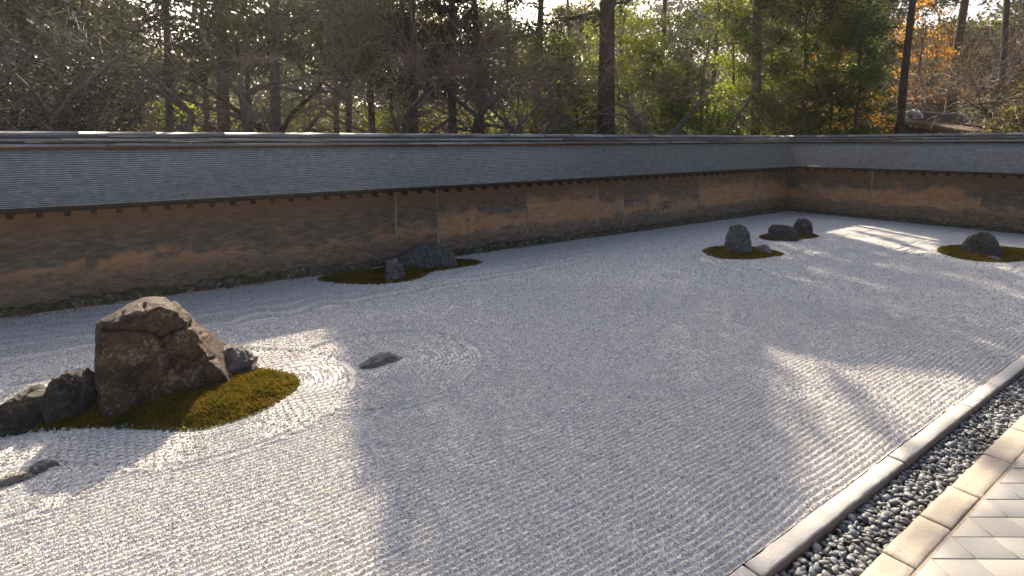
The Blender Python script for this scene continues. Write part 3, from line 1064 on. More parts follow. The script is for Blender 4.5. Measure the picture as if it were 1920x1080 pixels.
    link('foot_soil', mesh_arrays('foot_soil', V, caps(4, 2, V, F)), M['footstone'], w)

# ------------------------------------------------------------------ moss mounds
def mound_z(poly, P, h, seed):
    d = dist_loop(poly, P)
    i = inside(poly, P)
    u = np.clip(d / 0.45, 0, 1)
    z = h * (1 - (1 - u) ** 2)
    z = z + 0.024 * fbm(np.c_[P * 9, P[:, 0] * 0], seed, 4) + 0.004
    return np.where(i, z, -0.02)


def moss(poly, h, label, tuft_n, tuft_s, seed, rings=26):
    c = poly.mean(0)
    n = len(poly)
    Vs = [c]
    rr = np.linspace(0, 1, rings + 1)[1:] ** 0.8
    for r in rr:
        Vs += list(c + (poly - c) * r)
    P = np.array(Vs)
    z = mound_z(poly, P, h, seed)
    z[-n:] = -0.02
    V = np.c_[P, z]
    F3 = np.array([(0, 1 + i, 1 + (i + 1) % n) for i in range(n)])
    F4 = []
    for k in range(len(rr) - 1):
        for i in range(n):
            j = (i + 1) % n
            F4.append((1 + k * n + i, 1 + (k + 1) * n + i, 1 + (k + 1) * n + j, 1 + k * n + j))
    o = link('moss_mound', mesh_arrays('moss_mound', V, [F3, np.array(F4)], True), M['moss'], label=label, category='moss', group='moss islands in the gravel')
    lo, hi = poly.min(0), poly.max(0)
    p = rng.uniform(lo, hi, (tuft_n * 2, 2))
    p = p[inside(poly * 1.0 + 0, p)][:tuft_n]
    # ragged rim
    k = int(tuft_n * 0.12)
    e = poly[rng.integers(0, n, k)] + rng.normal(0, 0.012, (k, 2))
    p = np.concatenate([p, e])
    zz = np.maximum(mound_z(poly, p, h, seed), 0.004)
    ln = tuft_s * rng.uniform(0.6, 1.5, len(p))
    ang = rng.uniform(0, 6.28, len(p))
    tilt = rng.normal(0, 0.5, (len(p), 2))
    base = np.c_[p, zz]
    dx = np.c_[np.cos(ang), np.sin(ang), np.zeros(len(p))]
    up = np.c_[tilt, np.ones(len(p))] * ln[:, None]
    V = np.stack([base - dx * ln[:, None] * 0.45, base + dx * ln[:, None] * 0.45, base + up], 1).reshape(-1, 3)
    F = np.arange(len(V)).reshape(-1, 3)
    link('moss_tufts', mesh_arrays('moss_tufts', V, F), M['moss'], o, kind='stuff')
    return o

moss(MOSS['big'], 0.11, 'large moss island, green and gold, under the big rust-brown boulder', 42000, 0.016, 1, 40)
moss(MOSS['wall'], 0.07, 'long dull moss island close to the long wall', 14000, 0.018, 2)
moss(MOSS['tall'], 0.07, 'small oval moss island under the tall upright rock', 6000, 0.022, 3)
moss(MOSS['pair'], 0.06, 'smallest moss island, under the squat rock and the block rock', 4000, 0.025, 4)
moss(MOSS['dome'], 0.07, 'moss island round the dome-shaped rock near the end wall', 6000, 0.025, 5)

# ------------------------------------------------------------------ rocks
def rock_mesh(sil, dfront, dback, seed, sub=5, noise=0.05, ridge=0.03, fr=2.5, tiltf=0.25, extra=3, sharp=110, stripe=(1, 1, 1), chips=34, cracks=6, crack_d=0.05, rough=0.03, step=0.008, nfront=3, chip_r=(0.90, 1.0), clefts=()):
    """star-shaped boulder: a convex outline (u,w) given faces in depth, chipped and roughened. local axes u, v(depth), w(up)"""
    r = np.random.default_rng(seed)
    S = np.array(sil, float)
    S = np.concatenate([S, [[S[:, 0].max() * 0.98, -0.12], [S[:, 0].min() * 0.98, -0.12]]])
    # convex hull
    pts = sorted(map(tuple, S))
    def half(ps):
        h = []
        for p in ps:
            while len(h) >= 2 and (h[-1][0] - h[-2][0]) * (p[1] - h[-2][1]) - (h[-1][1] - h[-2][1]) * (p[0] - h[-2][0]) <= 0:
                h.pop()
            h.append(p)
        return h
    hull = half(pts)[:-1] + half(pts[::-1])[:-1]
    H = np.array(hull)
    c = np.array([H[:, 0].mean(), (dback - dfront) / 2, max(0.02, H[:, 1].mean() * 0.8)])
    N, D = [], []
    for i in range(len(H)):
        a, b = H[i], H[(i + 1) % len(H)]
        e = b - a
        nrm = np.array([e[1], 0.0, -e[0]])
        nrm /= np.linalg.norm(nrm) + 1e-9
        a3 = np.array([a[0], c[1], a[1]])
        nrm[1] = r.uniform(-0.3, 0.3)
        nrm /= np.linalg.norm(nrm)
        N.append(nrm)
        D.append(nrm @ a3 if nrm @ (a3 - c) > 0.01 else nrm @ c + 0.05)
    hgt = H[:, 1].max()
    wid = np.ptp(H[:, 0])
    for sgn, dd in ((-1, dfront), (1, dback)):
        for q in range(3 if sgn > 0 else nfront):
            nrm = np.array([r.uniform(-.35, .35) * (1 if nfront > 1 else 0.25), sgn, tiltf + r.uniform(-.1, .25) * (1 if nfront > 1 else 0.2)])
            nrm /= np.linalg.norm(nrm)
            p0 = np.array([c[0] + ((q - 1) * wid * 0.22 if nfront > 1 else 0), sgn * dd + c[1] * 0, hgt * 0.25])
            N.append(nrm)
            D.append(nrm @ p0)
    NN, DD = np.array(N), np.array(D)
    vv = ICO[3][0]
    tt = 1.0 / np.max(np.maximum(vv @ NN.T, 1e-6) / np.maximum(DD - NN @ c, 0.02), 1)
    for q in range(chips):                       # broken corners and edges
        nrm = r.normal(size=3)
        nrm[2] = abs(nrm[2]) * 0.8 - 0.1
        nrm /= np.linalg.norm(nrm)
        ext = (vv * tt[:, None] @ nrm).max()
        N.append(nrm)
        D.append(nrm @ c + ext * r.uniform(*chip_r))
    for q in range(extra):
        nrm = r.normal(size=3)
        nrm[2] = abs(nrm[2]) * 0.6
        nrm[1] *= 1.6
        nrm /= np.linalg.norm(nrm)
        ext = max(nrm @ np.array([h[0], sg * dd, h[1]]) for h in H for sg, dd in ((-1, dfront), (1, dback)))
        N.append(nrm)
        D.append(nrm @ c + (ext - nrm @ c) * r.uniform(0.74, 0.88))
    N, D = np.array(N), np.array(D)
    v, f = ICO[sub]
    nd = v @ N.T
    off = np.maximum(D - N @ c, 0.02)
    inv = np.maximum(nd, 0) / off
    t = 1.0 / (np.sum(inv ** sharp, 1) ** (1.0 / sharp))
    p = c + v * t[:, None]
    size = min(wid, hgt)
    q = p * np.array(stripe) * fr / size
    q = q + 0.35 * np.stack([fbm(q * 1.3 + 9 * k, seed + 600 + k, 3) for k in range(3)], 1)
    dsp = 0.45 * noise * fbm(q, seed, 5) + 0.9 * ridge * fbm(q * 2.3 + 3, seed + 50, 5, True) + ridge * 0.6 * np.minimum(0, fbm(q * 0.9 + 8, seed + 90, 3))
    for k in range(cracks):                      # clefts running across the block
        nrm = r.normal(size=3)
        nrm[2] *= 1.5
        nrm /= np.linalg.norm(nrm)
        dd = (p - c) @ nrm - r.uniform(-0.4, 0.5) * size * 0.6 + 0.10 * size * fbm(q * 0.8, seed + 200 + k, 3)
        dsp = dsp - crack_d * r.uniform(0.5, 1.2) * np.exp(-(dd / (0.022 * size)) ** 2) * np.clip(0.5 + 1.6 * vnoise(q * 0.5, seed + 300 + k), 0, 1)
        dsp = dsp + step * np.tanh(dd / (0.03 * size))
    dsp = dsp + rough * fbm(q * 5, seed + 400, 4, True)
    for (pl, dep, wd) in clefts:                 # named clefts on the near face: polyline in (u, w)
        P2 = p[:, [0, 2]] + 0.025 * np.stack([fbm(q * 1.5 + 4, seed + 700, 3), fbm(q * 1.5 + 9, seed + 701, 3)], 1)
        best = np.full(len(p), 9.0)
        for a_, b_ in zip(pl[:-1], pl[1:]):
            a_, b_ = np.array(a_), np.array(b_)
            e_ = b_ - a_
            t_ = np.clip(((P2 - a_) @ e_) / (e_ @ e_), 0, 1)
            best = np.minimum(best, np.linalg.norm(P2 - (a_ + t_[:, None] * e_), axis=1))
        side = np.clip((c[1] + 0.06 - p[:, 1]) / 0.1, 0, 1)
        dsp = dsp - dep / size * np.exp(-(best / wd) ** 2) * side
    p = p + v * (dsp * size)[:, None]
    return p, f


def rock(name, label, sil, at, ang, df, db, mat, seed, cat='rock', parts=None, **kw):
    p, f = rock_mesh(sil, df, db, seed, **kw)
    if parts:
        for (sil2, df2, db2, off2, seed2) in parts:
            p2, f2 = rock_mesh(sil2, df2, db2, seed2, **kw)
            f = np.concatenate([f, f2 + len(p)])
            p = np.concatenate([p, p2 + np.array(off2)])
    me = mesh_arrays(name, p, f, True)
    return link(name, me, M[mat], loc=(at[0], at[1], 0), rot=(0, 0, R(ang - 90)), label=label, category=cat, group='rocks of the gravel garden')

rock('boulder', 'big rust-brown boulder with a slanting right edge on the largest moss', [(-0.471, 0.027), (-0.492, 0.395), (-0.464, 0.749), (-0.386, 0.808), (-0.139, 0.931), (-0.062, 0.931), (0.138, 0.822), (0.309, 0.599), (0.587, 0.119), (0.597, 0.000)], (0.135, 5.76), 88.7, 0.24, 0.34, 'rock_rust', 3, sub=6, noise=0.014, ridge=0.02, fr=2.2, tiltf=0.10, extra=0, sharp=220, chips=10, cracks=6, crack_d=0.035, rough=0.016, step=0.012, nfront=1, chip_r=(0.965, 1.0),
     clefts=[([(-0.50, 0.73), (-0.30, 0.76), (-0.12, 0.73), (0.02, 0.64), (0.10, 0.67), (0.24, 0.66)], 0.055, 0.018), ([(-0.12, 0.91), (-0.10, 0.78), (0.00, 0.66), (0.06, 0.46), (0.10, 0.27)], 0.035, 0.016), ([(-0.42, 0.73), (-0.40, 0.46), (-0.36, 0.18)], 0.03, 0.014), ([(0.06, 0.46), (0.25, 0.38), (0.42, 0.33)], 0.025, 0.012), ([(-0.30, 0.23), (0.00, 0.16), (0.30, 0.18)], 0.02, 0.012)])
rock('rock', 'small pale grey rock tucked behind the boulder above gold moss', [(-0.3, 0.0), (-0.193, 0.34), (-0.034, 0.27), (0.06, 0.15), (0.09, 0.0)], (0.83, 5.83), 81.8, 0.14, 0.16, 'rock_grey', 12, noise=0.12, ridge=0.13, fr=2.2, rough=0.06)
rock('rock', 'low jagged dark rock stepping down beside the big boulder', [(-0.16, 0.0), (-0.125, 0.29), (-0.02, 0.40), (0.06, 0.36), (0.175, 0.335), (0.175, 0.0)], (-0.55, 5.85), 95.4, 0.16, 0.18, 'rock_dark', 21, noise=0.12, ridge=0.13, fr=2.4, rough=0.06, crack_d=0.1,
     parts=[([(-0.34, 0.0), (-0.28, 0.12), (-0.134, 0.20), (0.0, 0.30), (0.15, 0.28), (0.19, 0.0)], 0.15, 0.18, (-0.25, 0.0, 0.0), 22)])
rock('rock', 'nearly buried flat grey rock alone inside a raked ring', [(-0.24, -0.02), (-0.13, 0.045), (0.04, 0.060), (0.17, 0.05), (0.28, -0.02)], (2.00, 5.40), 82, 0.05, 0.05, 'rock_pale', 31, noise=0.35, ridge=0.5, fr=0.8, extra=1, chips=12, rough=0.25, step=0.02, cracks=3,
     parts=[([(-0.20, -0.02), (-0.10, 0.035), (0.06, 0.05), (0.18, -0.02)], 0.045, 0.05, (-0.05, -0.085, 0.0), 33), ([(-0.16, -0.02), (-0.08, 0.04), (0.08, 0.055), (0.2, -0.02)], 0.05, 0.04, (0.07, 0.085, 0.0), 35)])
rock('rock', 'pale flat rock barely showing at the tip of the boulder shadow', [(-0.22, -0.02), (-0.10, 0.03), (0.05, 0.035), (0.16, -0.02)], (-0.78, 4.89), 98, 0.05, 0.05, 'rock_pale', 41, noise=0.35, ridge=0.5, fr=0.8, extra=1, chips=12, rough=0.25, step=0.02, cracks=3,
     parts=[([(-0.10, -0.02), (-0.05, 0.04), (0.05, 0.05), (0.10, -0.02)], 0.04, 0.04, (0.14, 0.03, 0.0), 43)])
rock('rock', 'long humped grey rock lying near the long wall', [(-0.59, 0.0), (-0.57, 0.22), (-0.40, 0.32), (-0.09, 0.43), (0.207, 0.44), (0.43, 0.29), (0.60, 0.0)], (4.47, 9.13), 63.7, 0.22, 0.24, 'rock_blue', 51, noise=0.12, ridge=0.11, fr=2.2, rough=0.06, crack_d=0.09,
     parts=[([(-0.30, 0.0), (-0.22, 0.20), (0.05, 0.30), (0.30, 0.24), (0.4, 0.0)], 0.16, 0.16, (-0.42, 0.10, 0.0), 53)])
rock('rock', 'little upright grey rock in front of the long humped rock', [(-0.16, 0.0), (-0.13, 0.30), (0.01, 0.375), (0.12, 0.30), (0.138, 0.0)], (3.56, 8.6), 67.4, 0.11, 0.12, 'rock_grey', 61, noise=0.12, ridge=0.12, fr=2.0, rough=0.06, crack_d=0.09)
rock('rock', 'tall upright dark rock like a blunt cone on oval moss', [(-0.26, 0.0), (-0.28, 0.283), (-0.245, 0.49), (-0.15, 0.665), (-0.033, 0.685), (0.085, 0.565), (0.163, 0.344), (0.195, 0.0)], (10.24, 6.5), 32.4, 0.2, 0.2, 'rock_blue', 71, noise=0.07, ridge=0.09, fr=2.4, rough=0.05, stripe=(1.4, 1.4, 0.6))
rock('rock', 'knee-low grey rock at the side of the tall upright rock', [(-0.195, 0.0), (-0.13, 0.147), (-0.006, 0.19), (0.096, 0.163), (0.145, 0.0)], (10.58, 6.18), 30.4, 0.12, 0.12, 'rock_grey', 81, noise=0.09, ridge=0.08, fr=1.8)
rock('rock', 'squat banded grey rock left of the block rock', [(-0.30, 0.0), (-0.275, 0.218), (-0.165, 0.333), (0.158, 0.327), (0.30, 0.195), (0.35, 0.0)], (12.5, 6.9), 28.9, 0.2, 0.2, 'rock_band', 91, noise=0.08, ridge=0.12, fr=2.0, rough=0.06, stripe=(0.7, 0.7, 2.5))
rock('rock', 'square block-shaped dark rock next to the squat banded rock', [(-0.22, 0.0), (-0.20, 0.39), (-0.16, 0.42), (0.142, 0.458), (0.175, 0.245), (0.138, 0.0)], (13.34, 6.82), 27.1, 0.16, 0.16, 'rock_dark', 101, noise=0.04, ridge=0.04, fr=1.6, extra=1, sharp=140, chips=16)
rock('rock', 'dome-shaped dark speckled rock nearest the kerb end of the far wall', [(-0.32, 0.0), (-0.28, 0.18), (-0.21, 0.375), (-0.05, 0.505), (0.118, 0.465), (0.225, 0.295), (0.28, 0.085), (0.30, 0.0)], (13.88, 3.55), 14.4, 0.26, 0.26, 'rock_dark', 111, noise=0.05, ridge=0.05, fr=2.6, sharp=24, extra=0, chips=20, tiltf=0.45, rough=0.05,
     parts=[([(-0.10, 0.0), (-0.08, 0.14), (0.06, 0.04), (0.09, 0.0)], 0.1, 0.1, (0.31, 0.22, 0.03), 113)])
rock('rock', 'flat little pale stone at the foot of the dome-shaped rock', [(-0.12, 0.0), (-0.06, 0.085), (0.113, 0.09), (0.15, 0.0)], (13.46, 3.29), 13.9, 0.08, 0.08, 'rock_grey', 121, sub=3, noise=0.1, ridge=0.05)

# ------------------------------------------------------------------ gate beyond the end wall
gate = thing('gate', 'gate roof with tiled ridge and white gable end beyond the end wall', 'gate', (28.0, 9.85, -0.10))


def gpart(name, V, F, mat, parent=gate):
    return link(name, mesh_arrays(name, np.asarray(V, float) - np.array([0, 0, -0.28]), F), M[mat], parent)

# curved bark roof, extruded along X
prof = []
for u in np.linspace(-1, 1, 33):
    y = u * 2.1
    z = 2.98 - 0.62 * abs(u) ** 1.35 + 0.20 * max(0, abs(u) - 0.55) ** 1.5 * 2
    prof.append((y, z))
low = [(y * 0.97, z - 0.30 + 0.05 * abs(y)) for y, z in prof[::-1]]
ring = prof + low
n = len(ring)
V = [(x, y, z) for x in (-0.75, 0.0, 6.1) for y, z in ring]
F = [(k * n + i, (k + 1) * n + i, (k + 1) * n + (i + 1) % n, k * n + (i + 1) % n) for k in range(2) for i in range(n)]
E4 = [(i, i + 1, n - 2 - i, n - 1 - i) for i in range(32)]
F += [tuple(x) for x in E4] + [tuple(2 * n + q for q in x[::-1]) for x in E4]
gpart('bark_roof', V, np.array(F), 'barkroof')
ring2 = [(y * 0.9, z - 0.02) for y, z in low[::-1]] + [(y * 0.86, z - 0.17) for y, z in low]
V = [(x, y, z) for x in (-0.66, -0.58) for y, z in ring2]
F = [(i, n + i, n + (i + 1) % n, (i + 1) % n) for i in range(n)] + [tuple(x) for x in E4] + [tuple(n + q for q in x[::-1]) for x in E4]
gpart('bargeboard', V, np.array(F), 'darkwood')
v, f = box_arrays(-0.35, 5.6, -0.27, 0.27, 2.80, 3.02)
gpart('ridge_base', v, f, 'barkroof')
zc = 3.02
for q in range(5):
    hw = 0.25 if q % 2 == 0 else 0.225
    v, f = box_arrays(-0.10, 5.45, -hw, hw, zc, zc + 0.056)
    gpart('ridge_course', v, f, 'rooftile')
    zc += 0.056
segs = [((-0.2, 0, zc + 0.02), (5.5, 0, zc + 0.02), 0.09, 0.09)]
v, f = tubes(segs, 10)
gpart('ridge_cap', v, f, 'rooftile')
for x, s in ((-0.3, 1), (5.45, 1)):
    poly = [(-0.40, 3.03), (0.40, 3.03), (0.40, 3.16), (0.29, 3.30), (0.20, 3.42), (0.1, 3.36), (0, 3.47), (-0.1, 3.36), (-0.2, 3.42), (-0.29, 3.30), (-0.40, 3.16)]
    nn = len(poly)
    V = [(xx, y, z) for xx in (x, x + 0.16) for y, z in poly] + [(x, 0, 3.2), (x + 0.16, 0, 3.2)]
    F4 = [(i, (i + 1) % nn, nn + (i + 1) % nn, nn + i) for i in range(nn)]
    F3 = [((i + 1) % nn, i, 2 * nn) for i in range(nn)] + [(nn + i, nn + (i + 1) % nn, 2 * nn + 1) for i in range(nn)]
    e = gpart('gable_end', V, [np.array(F4), np.array(F3)], 'white')
    if x < 0:
        for dz in (0.0, 0.085):
            for sg in (-1, 1):
                V = []
                for xx in (x - 0.02, x - 0.002):
                    V += [(xx, 0, 3.385 - dz), (xx, sg * 0.38, 3.155 - dz), (xx, sg * 0.38, 3.12 - dz), (xx, 0, 3.345 - dz)]
                Fq = [(0, 1, 2, 3), (7, 6, 5, 4), (0, 4, 5, 1), (1, 5, 6, 2), (2, 6, 7, 3), (3, 7, 4, 0)]
                link('chevron', mesh_arrays('chevron', np.array(V) + np.array([0, 0, 0.28]), np.array(Fq)), M['rooftile'], e)
        v, f = tubes([((x - 0.035, 0, 3.13), (x - 0.001, 0, 3.13), 0.085, 0.085)], 14)
        f = [f, np.array([list(range(0, 14))])]
        link('round_crest', mesh_arrays('round_crest', v + np.array([0, 0, 0.28]), f), M['rooftile'], e)
        for sg in (-1, 0, 1):
            v, f = ICO[2]
            link('ridge_knob', mesh_arrays('ridge_knob', v * np.array([0.06, 0.055, 0.05]) + np.array([x + 0.05, sg * 0.2, (3.45 if sg else 3.5) + 0.28]), f, True), M['rooftile'], e)
for x in (0.2, 5.2):
    for y in (-1.5, 1.5):
        v, f = tubes([((x, y, -0.46), (x, y, 2.45), 0.14, 0.13)], 10)
        gpart('post', v, f, 'darkwood')

# ------------------------------------------------------------------ sun patches in the garden; crowns above are cut open to make them
LIT_POLY = [np.array(q) for q in (
    [(-8.0, 0.4), (1.10, 1.4), (1.17, 2.5), (1.26, 3.47), (1.60, 4.87), (1.88, 6.2), (2.1, 7.6), (-8.0, 8.8)],
    [(5.72, 3.26), (5.88, 2.62), (6.3, 2.12), (6.75, 1.6), (7.0, 1.0), (7.3, -2.5), (2.0, -2.5), (2.2, 1.2), (2.7, 1.60), (3.3, 1.62), (3.78, 1.91), (4.53, 2.46)],
    [(14.4, 6.85), (17.05, 7.1), (16.05, 5.65), (15.35, 4.7), (13.4, 4.05), (12.95, 4.6), (13.9, 5.93)],
)]
LIT_CAP = [(11.91, 6.53, 11.23, 4.95, .15), (10.04, 4.92, 9.55, 3.57, .15), (11.49, 4.42, 11.19, 3.64, .16), (11.42, 3.48, 11.37, 2.78, .17), (11.09, 2.62, 10.68, 2.05, .16),
           (7.46, 3.52, 7.4, 2.71, .10), (8.1, 2.34, 7.72, 1.47, .10), (9.15, 4.79, 8.97, 4.16, .10), (8.73, 5.27, 8.44, 4.25, .07), (16.99, 5.11, 16.6, 4.57, .14),
           (16.5, 3.99, 16.11, 3.12, .15), (13.09, 3.07, 12.23, 2.34, .18), (10.29, 7.14, 10, 6.85, .12), (11.07, 6.42, 10.59, 5.83, .08)]
DARK_CAP = [(16.6, 6.9, 15.6, 5.0, .06), (14.6, 5.6, 13.6, 4.4, .05), (5.6, 2.47, 4.62, 1.5, .09), (5.25, 2.83, 4.28, 2, .05), (15.14, 6.42, 14.37, 5.15, .05), (3.6, 1.18, 4.38, 0.79, .05), (5.25, 1.22, 4.96, 1.03, 0.16)]


def lit(C3, jit=0.07):
    g = C3[:, :2] - SUN[:2] * (C3[:, 2:3] / SUN[2])
    g = g + rng.normal(0, jit, g.shape)
    r = np.zeros(len(g), bool)
    for p in LIT_POLY:
        r |= inside(p, g)

    def cap(c):
        a, b = np.array(c[:2]), np.array(c[2:4])
        d = b - a
        t = np.clip(((g - a) @ d) / (d @ d), 0, 1)
        return np.linalg.norm(g - (a + t[:, None] * d), axis=1) < c[4]
    soft = rng.random(len(g)) < 0.72
    for c in LIT_CAP:
        r |= cap(c) & soft
    for c in DARK_CAP:
        r &= ~cap(c)
    return r

# ------------------------------------------------------------------ trees
def leaf_mesh(name, C3, size, aspect=0.5, flat=0.35, cull=True):
    """one folded leaf at each centre"""
    if cull and len(C3):
        C3 = C3[~lit(C3)]
    n = len(C3)
    s = size * rng.uniform(0.65, 1.35, n)[:, None]
    nrm = rng.normal(size=(n, 3))
    nrm[:, 2] = nrm[:, 2] + flat * np.sign(nrm[:, 2])
    nrm /= np.linalg.norm(nrm, axis=1, keepdims=True)
    d = np.cross(nrm, rng.normal(size=(n, 3)))
    d /= np.linalg.norm(d, axis=1, keepdims=True)
    e = np.cross(nrm, d)
    a = C3 - d * s * 0.5
    b = C3 + d * s * 0.5
    c = C3 + e * s * aspect * 0.5 + nrm * s * 0.10
    g = C3 - e * s * aspect * 0.5 + nrm * s * 0.10
    V = np.stack([a, c, b, g], 1).reshape(-1, 3)
    F = np.arange(4 * n).reshape(-1, 4)
    F = np.concatenate([F[:, [0, 1, 2]], F[:, [0, 2, 3]]], 0)
    return mesh_arrays(name, V, F)


def at(px, dist, z=-0.28, gap=0.6):
    """ground point seen under the photograph's column px, dist metres away"""
    x = (px - 960) / 1032.83
    d = np.array([_f.x, _f.y]) / math.hypot(_f.x, _f.y)
    rr = np.array([d[1], -d[0]])
    v = d + rr * x * 0.9945
    v /= np.linalg.norm(v)
    while v[1] * dist < 12.0 + gap and v[0] * dist < 20.6 + gap:      # always on the far side of the walls
        dist += 0.25
    return np.array([v[0] * dist, v[1] * dist, z])


def bend_tube(p0, d, length, r0, r1, nseg, wob, rnd, droop=0.0, up=0.0):
    """a wandering limb: list of segments and its points"""
    segs, pts = [], [p0.copy()]
    p, d = p0.copy(), d / np.linalg.norm(d)
    for i in range(nseg):
        d = d + np.array([rnd.gauss(0, wob), rnd.gauss(0, wob), rnd.gauss(0, wob) - droop + up])
        d = d / np.linalg.norm(d)
        q = p + d * length / nseg
        a = r0 + (r1 - r0) * i / nseg
        b = r0 + (r1 - r0) * (i + 1) / nseg
        segs.append((p, q, a, b))
        p = q
        pts.append(p.copy())
    return segs, pts


def open_branches(brs, base):
    """leave out the branches that would hang in a sunny gap"""
    out = []
    for b in brs:
        mid = np.array([(q[0] + q[1]) / 2 for q in b]) + base
        if not lit(mid, 0.0).any():
            out += b
    return out


def rdir(d, spread, rnd):
    v = np.array([rnd.gauss(0, 1), rnd.gauss(0, 1), rnd.gauss(0, 1)])
    v -= d * (v @ d)
    v /= np.linalg.norm(v) + 1e-9
    q = d * math.cos(spread) + v * math.sin(spread)
    return q / np.linalg.norm(q)


def bare_tree(px, dist, label, name='bare_tree', h=2.6, r=0.13, seed=0, droop=0.05, limbs=5, sub=(6, 7, 6), reach=2.6, bark='bark_grey', twig='twig', lean=(0, 0), up=0.0, z0=-0.28, group='bare trees behind the wall', tw=0.0055):
    rnd = random.Random(seed)
    base = at(px, dist, z0, 1.1)
    t = thing(name, label, 'tree', tuple(base), group)
    o = np.zeros(3)
    big, small = [], []
    s, pts = bend_tube(o, np.array([lean[0], lean[1], 1.0]), h - z0, r * 1.15, r * 0.72, 7, 0.05, rnd)
    big += s
    tips = []
    for i in range(limbs):
        k = rnd.choice([4, 5, 6, 7, 7])
        p = pts[k]
        a = 6.283 * i / limbs + rnd.uniform(-.5, .5)
        d = np.array([math.cos(a), math.sin(a), rnd.uniform(0.35, 1.3) + up])
        s, q1 = bend_tube(p, d, reach * rnd.uniform(0.8, 1.3), r * 0.52, r * 0.16, 7, 0.12, rnd, droop * 0.3)
        big += s
        for j in range(sub[0]):
            p = q1[rnd.choice([2, 3, 4, 5, 6, 7, 7])]
            d1 = rdir((q1[-1] - q1[0]) / np.linalg.norm(q1[-1] - q1[0]), rnd.uniform(0.4, 1.1), rnd)
            s, q2 = bend_tube(p, d1, reach * rnd.uniform(0.42, 0.75), r * 0.16, r * 0.055, 5, 0.14, rnd, droop * 0.6)
            if lit(np.array(q2) + base, 0.0).any():
                continue
            big += s
            for k in range(sub[1]):
                p = q2[rnd.choice([1, 2, 3, 4, 5, 5])]
                d2 = rdir((q2[-1] - q2[0]) / np.linalg.norm(q2[-1] - q2[0]), rnd.uniform(0.3, 0.95), rnd)
                s, q3 = bend_tube(p, d2, reach * rnd.uniform(0.25, 0.45), max(tw * 1.5, r * 0.05), tw, 4, 0.15, rnd, droop)
                small += s
                for w in range(sub[2]):
                    p = q3[rnd.choice([1, 2, 3, 4])]
                    d3 = rdir((q3[-1] - q3[0]) / np.linalg.norm(q3[-1] - q3[0]), rnd.uniform(0.25, 0.8), rnd)
                    s, q4 = bend_tube(p, d3, reach * rnd.uniform(0.12, 0.28), tw, tw * 0.55, 2, 0.16, rnd, droop * 1.4)
                    small += s
    small = [q for q in small if (q[1][1] + base[1] > 11.6 or q[1][0] + base[0] > 19.9 or q[1][2] + base[2] > 3.6)]
    mid = np.array([(q[0] + q[1]) / 2 for q in small]) + base
    sunny = lit(mid)
    small = [q for q, z in zip(small, sunny) if not z]
    v, f = tubes(big, 6)
    link('trunk', mesh_arrays('trunk', v, f, True), M[bark], t)
    v, f = tubes(small, 3)
    link('crown', mesh_arrays('crown', v, f), M[twig], t)
    return t


def trunk_part(t, h, r, seed, bark, lean=(0, 0), nseg=12, k=10, wob=0.012):
    rnd = random.Random(seed)
    s, pts = bend_tube(np.zeros(3), np.array([lean[0], lean[1], 1.0]), h, r, r * 0.25, nseg, wob, rnd)
    s[0] = (s[0][0], s[0][1], r * 1.35, s[0][3])
    v, f = tubes(s, k)
    return v, f, pts


def conifer(px, dist, label, h=15.0, r=0.2, z_low=5.0, rad=2.2, n=2600, seed=0, bark='bark_dark', lean=(0, 0), leaf=0.20, mat='needle', stubs=8, group='tall conifers behind the wall'):
    rnd = random.Random(seed)
    base = at(px, dist)
    t = thing('conifer', label, 'tree', tuple(base), group)
    v, f, pts = trunk_part(t, h, r, seed, bark, lean)
    P = np.array(pts)
    limbs, cen = [], []
    for i in range(stubs):                     # dead stubs under the crown
        z = rnd.uniform(0.25, 0.95) * z_low
        c = np.array([np.interp(z, P[:, 2], P[:, 0]), np.interp(z, P[:, 2], P[:, 1]), z])
        a = rnd.uniform(0, 6.28)
        s, q = bend_tube(c, np.array([math.cos(a), math.sin(a), rnd.uniform(-.2, .4)]), rnd.uniform(0.4, 1.4), r * 0.12, 0.008, 4, 0.15, rnd)
        limbs.append(s)
    nb = int(26 + (h - z_low) * 3.2)
    for i in range(nb):
        u = (i + rnd.random()) / nb
        z = z_low + (h - z_low) * u
        c = np.array([np.interp(z, P[:, 2], P[:, 0]), np.interp(z, P[:, 2], P[:, 1]), z])
        a = rnd.uniform(0, 6.28)
        ln = rad * (1 - 0.72 * u ** 1.3) * rnd.uniform(0.55, 1.15)
        s, q = bend_tube(c, np.array([math.cos(a), math.sin(a), rnd.uniform(-.05, .35)]), ln, r * 0.16 * (1 - u * 0.6), 0.01, 5, 0.10, rnd, 0.05)
        limbs.append(s)
        for k in range(1, 6):
            cen.append((q[k], 0.10 + 0.16 * ln / rad * k / 3))
    limbs = open_branches(limbs, base)
    lv, lf = tubes(limbs, 4)
    link('trunk', mesh_arrays('trunk', np.concatenate([v, lv]), np.concatenate([f, lf + len(v)]), True), M[bark], t)
    c0 = np.array([c for c, s in cen])
    s0 = np.array([s for c, s in cen])
    k = rng.integers(0, len(c0), n)
    off = rng.normal(size=(n, 3)) * s0[k][:, None] * np.array([1.5, 1.5, 0.75])
    L3 = c0[k] + off
    L3[:, 2] -= np.abs(off[:, 0]) * 0.25
    wpos = L3 + base
    keep = ~lit(wpos)
    gyy = wpos[:, 1] - SUN[1] * wpos[:, 2] / SUN[2]
    if px > 960:                                # open towards the leafy trees standing under it
        keep &= rng.random(n) < np.where(gyy < 7.8, 0.45, 0.15)
    CROWNS.append([t, base, P, wpos[keep], leaf, mat, z_low, h])
    return t


CROWNS = []
SHADERS = []


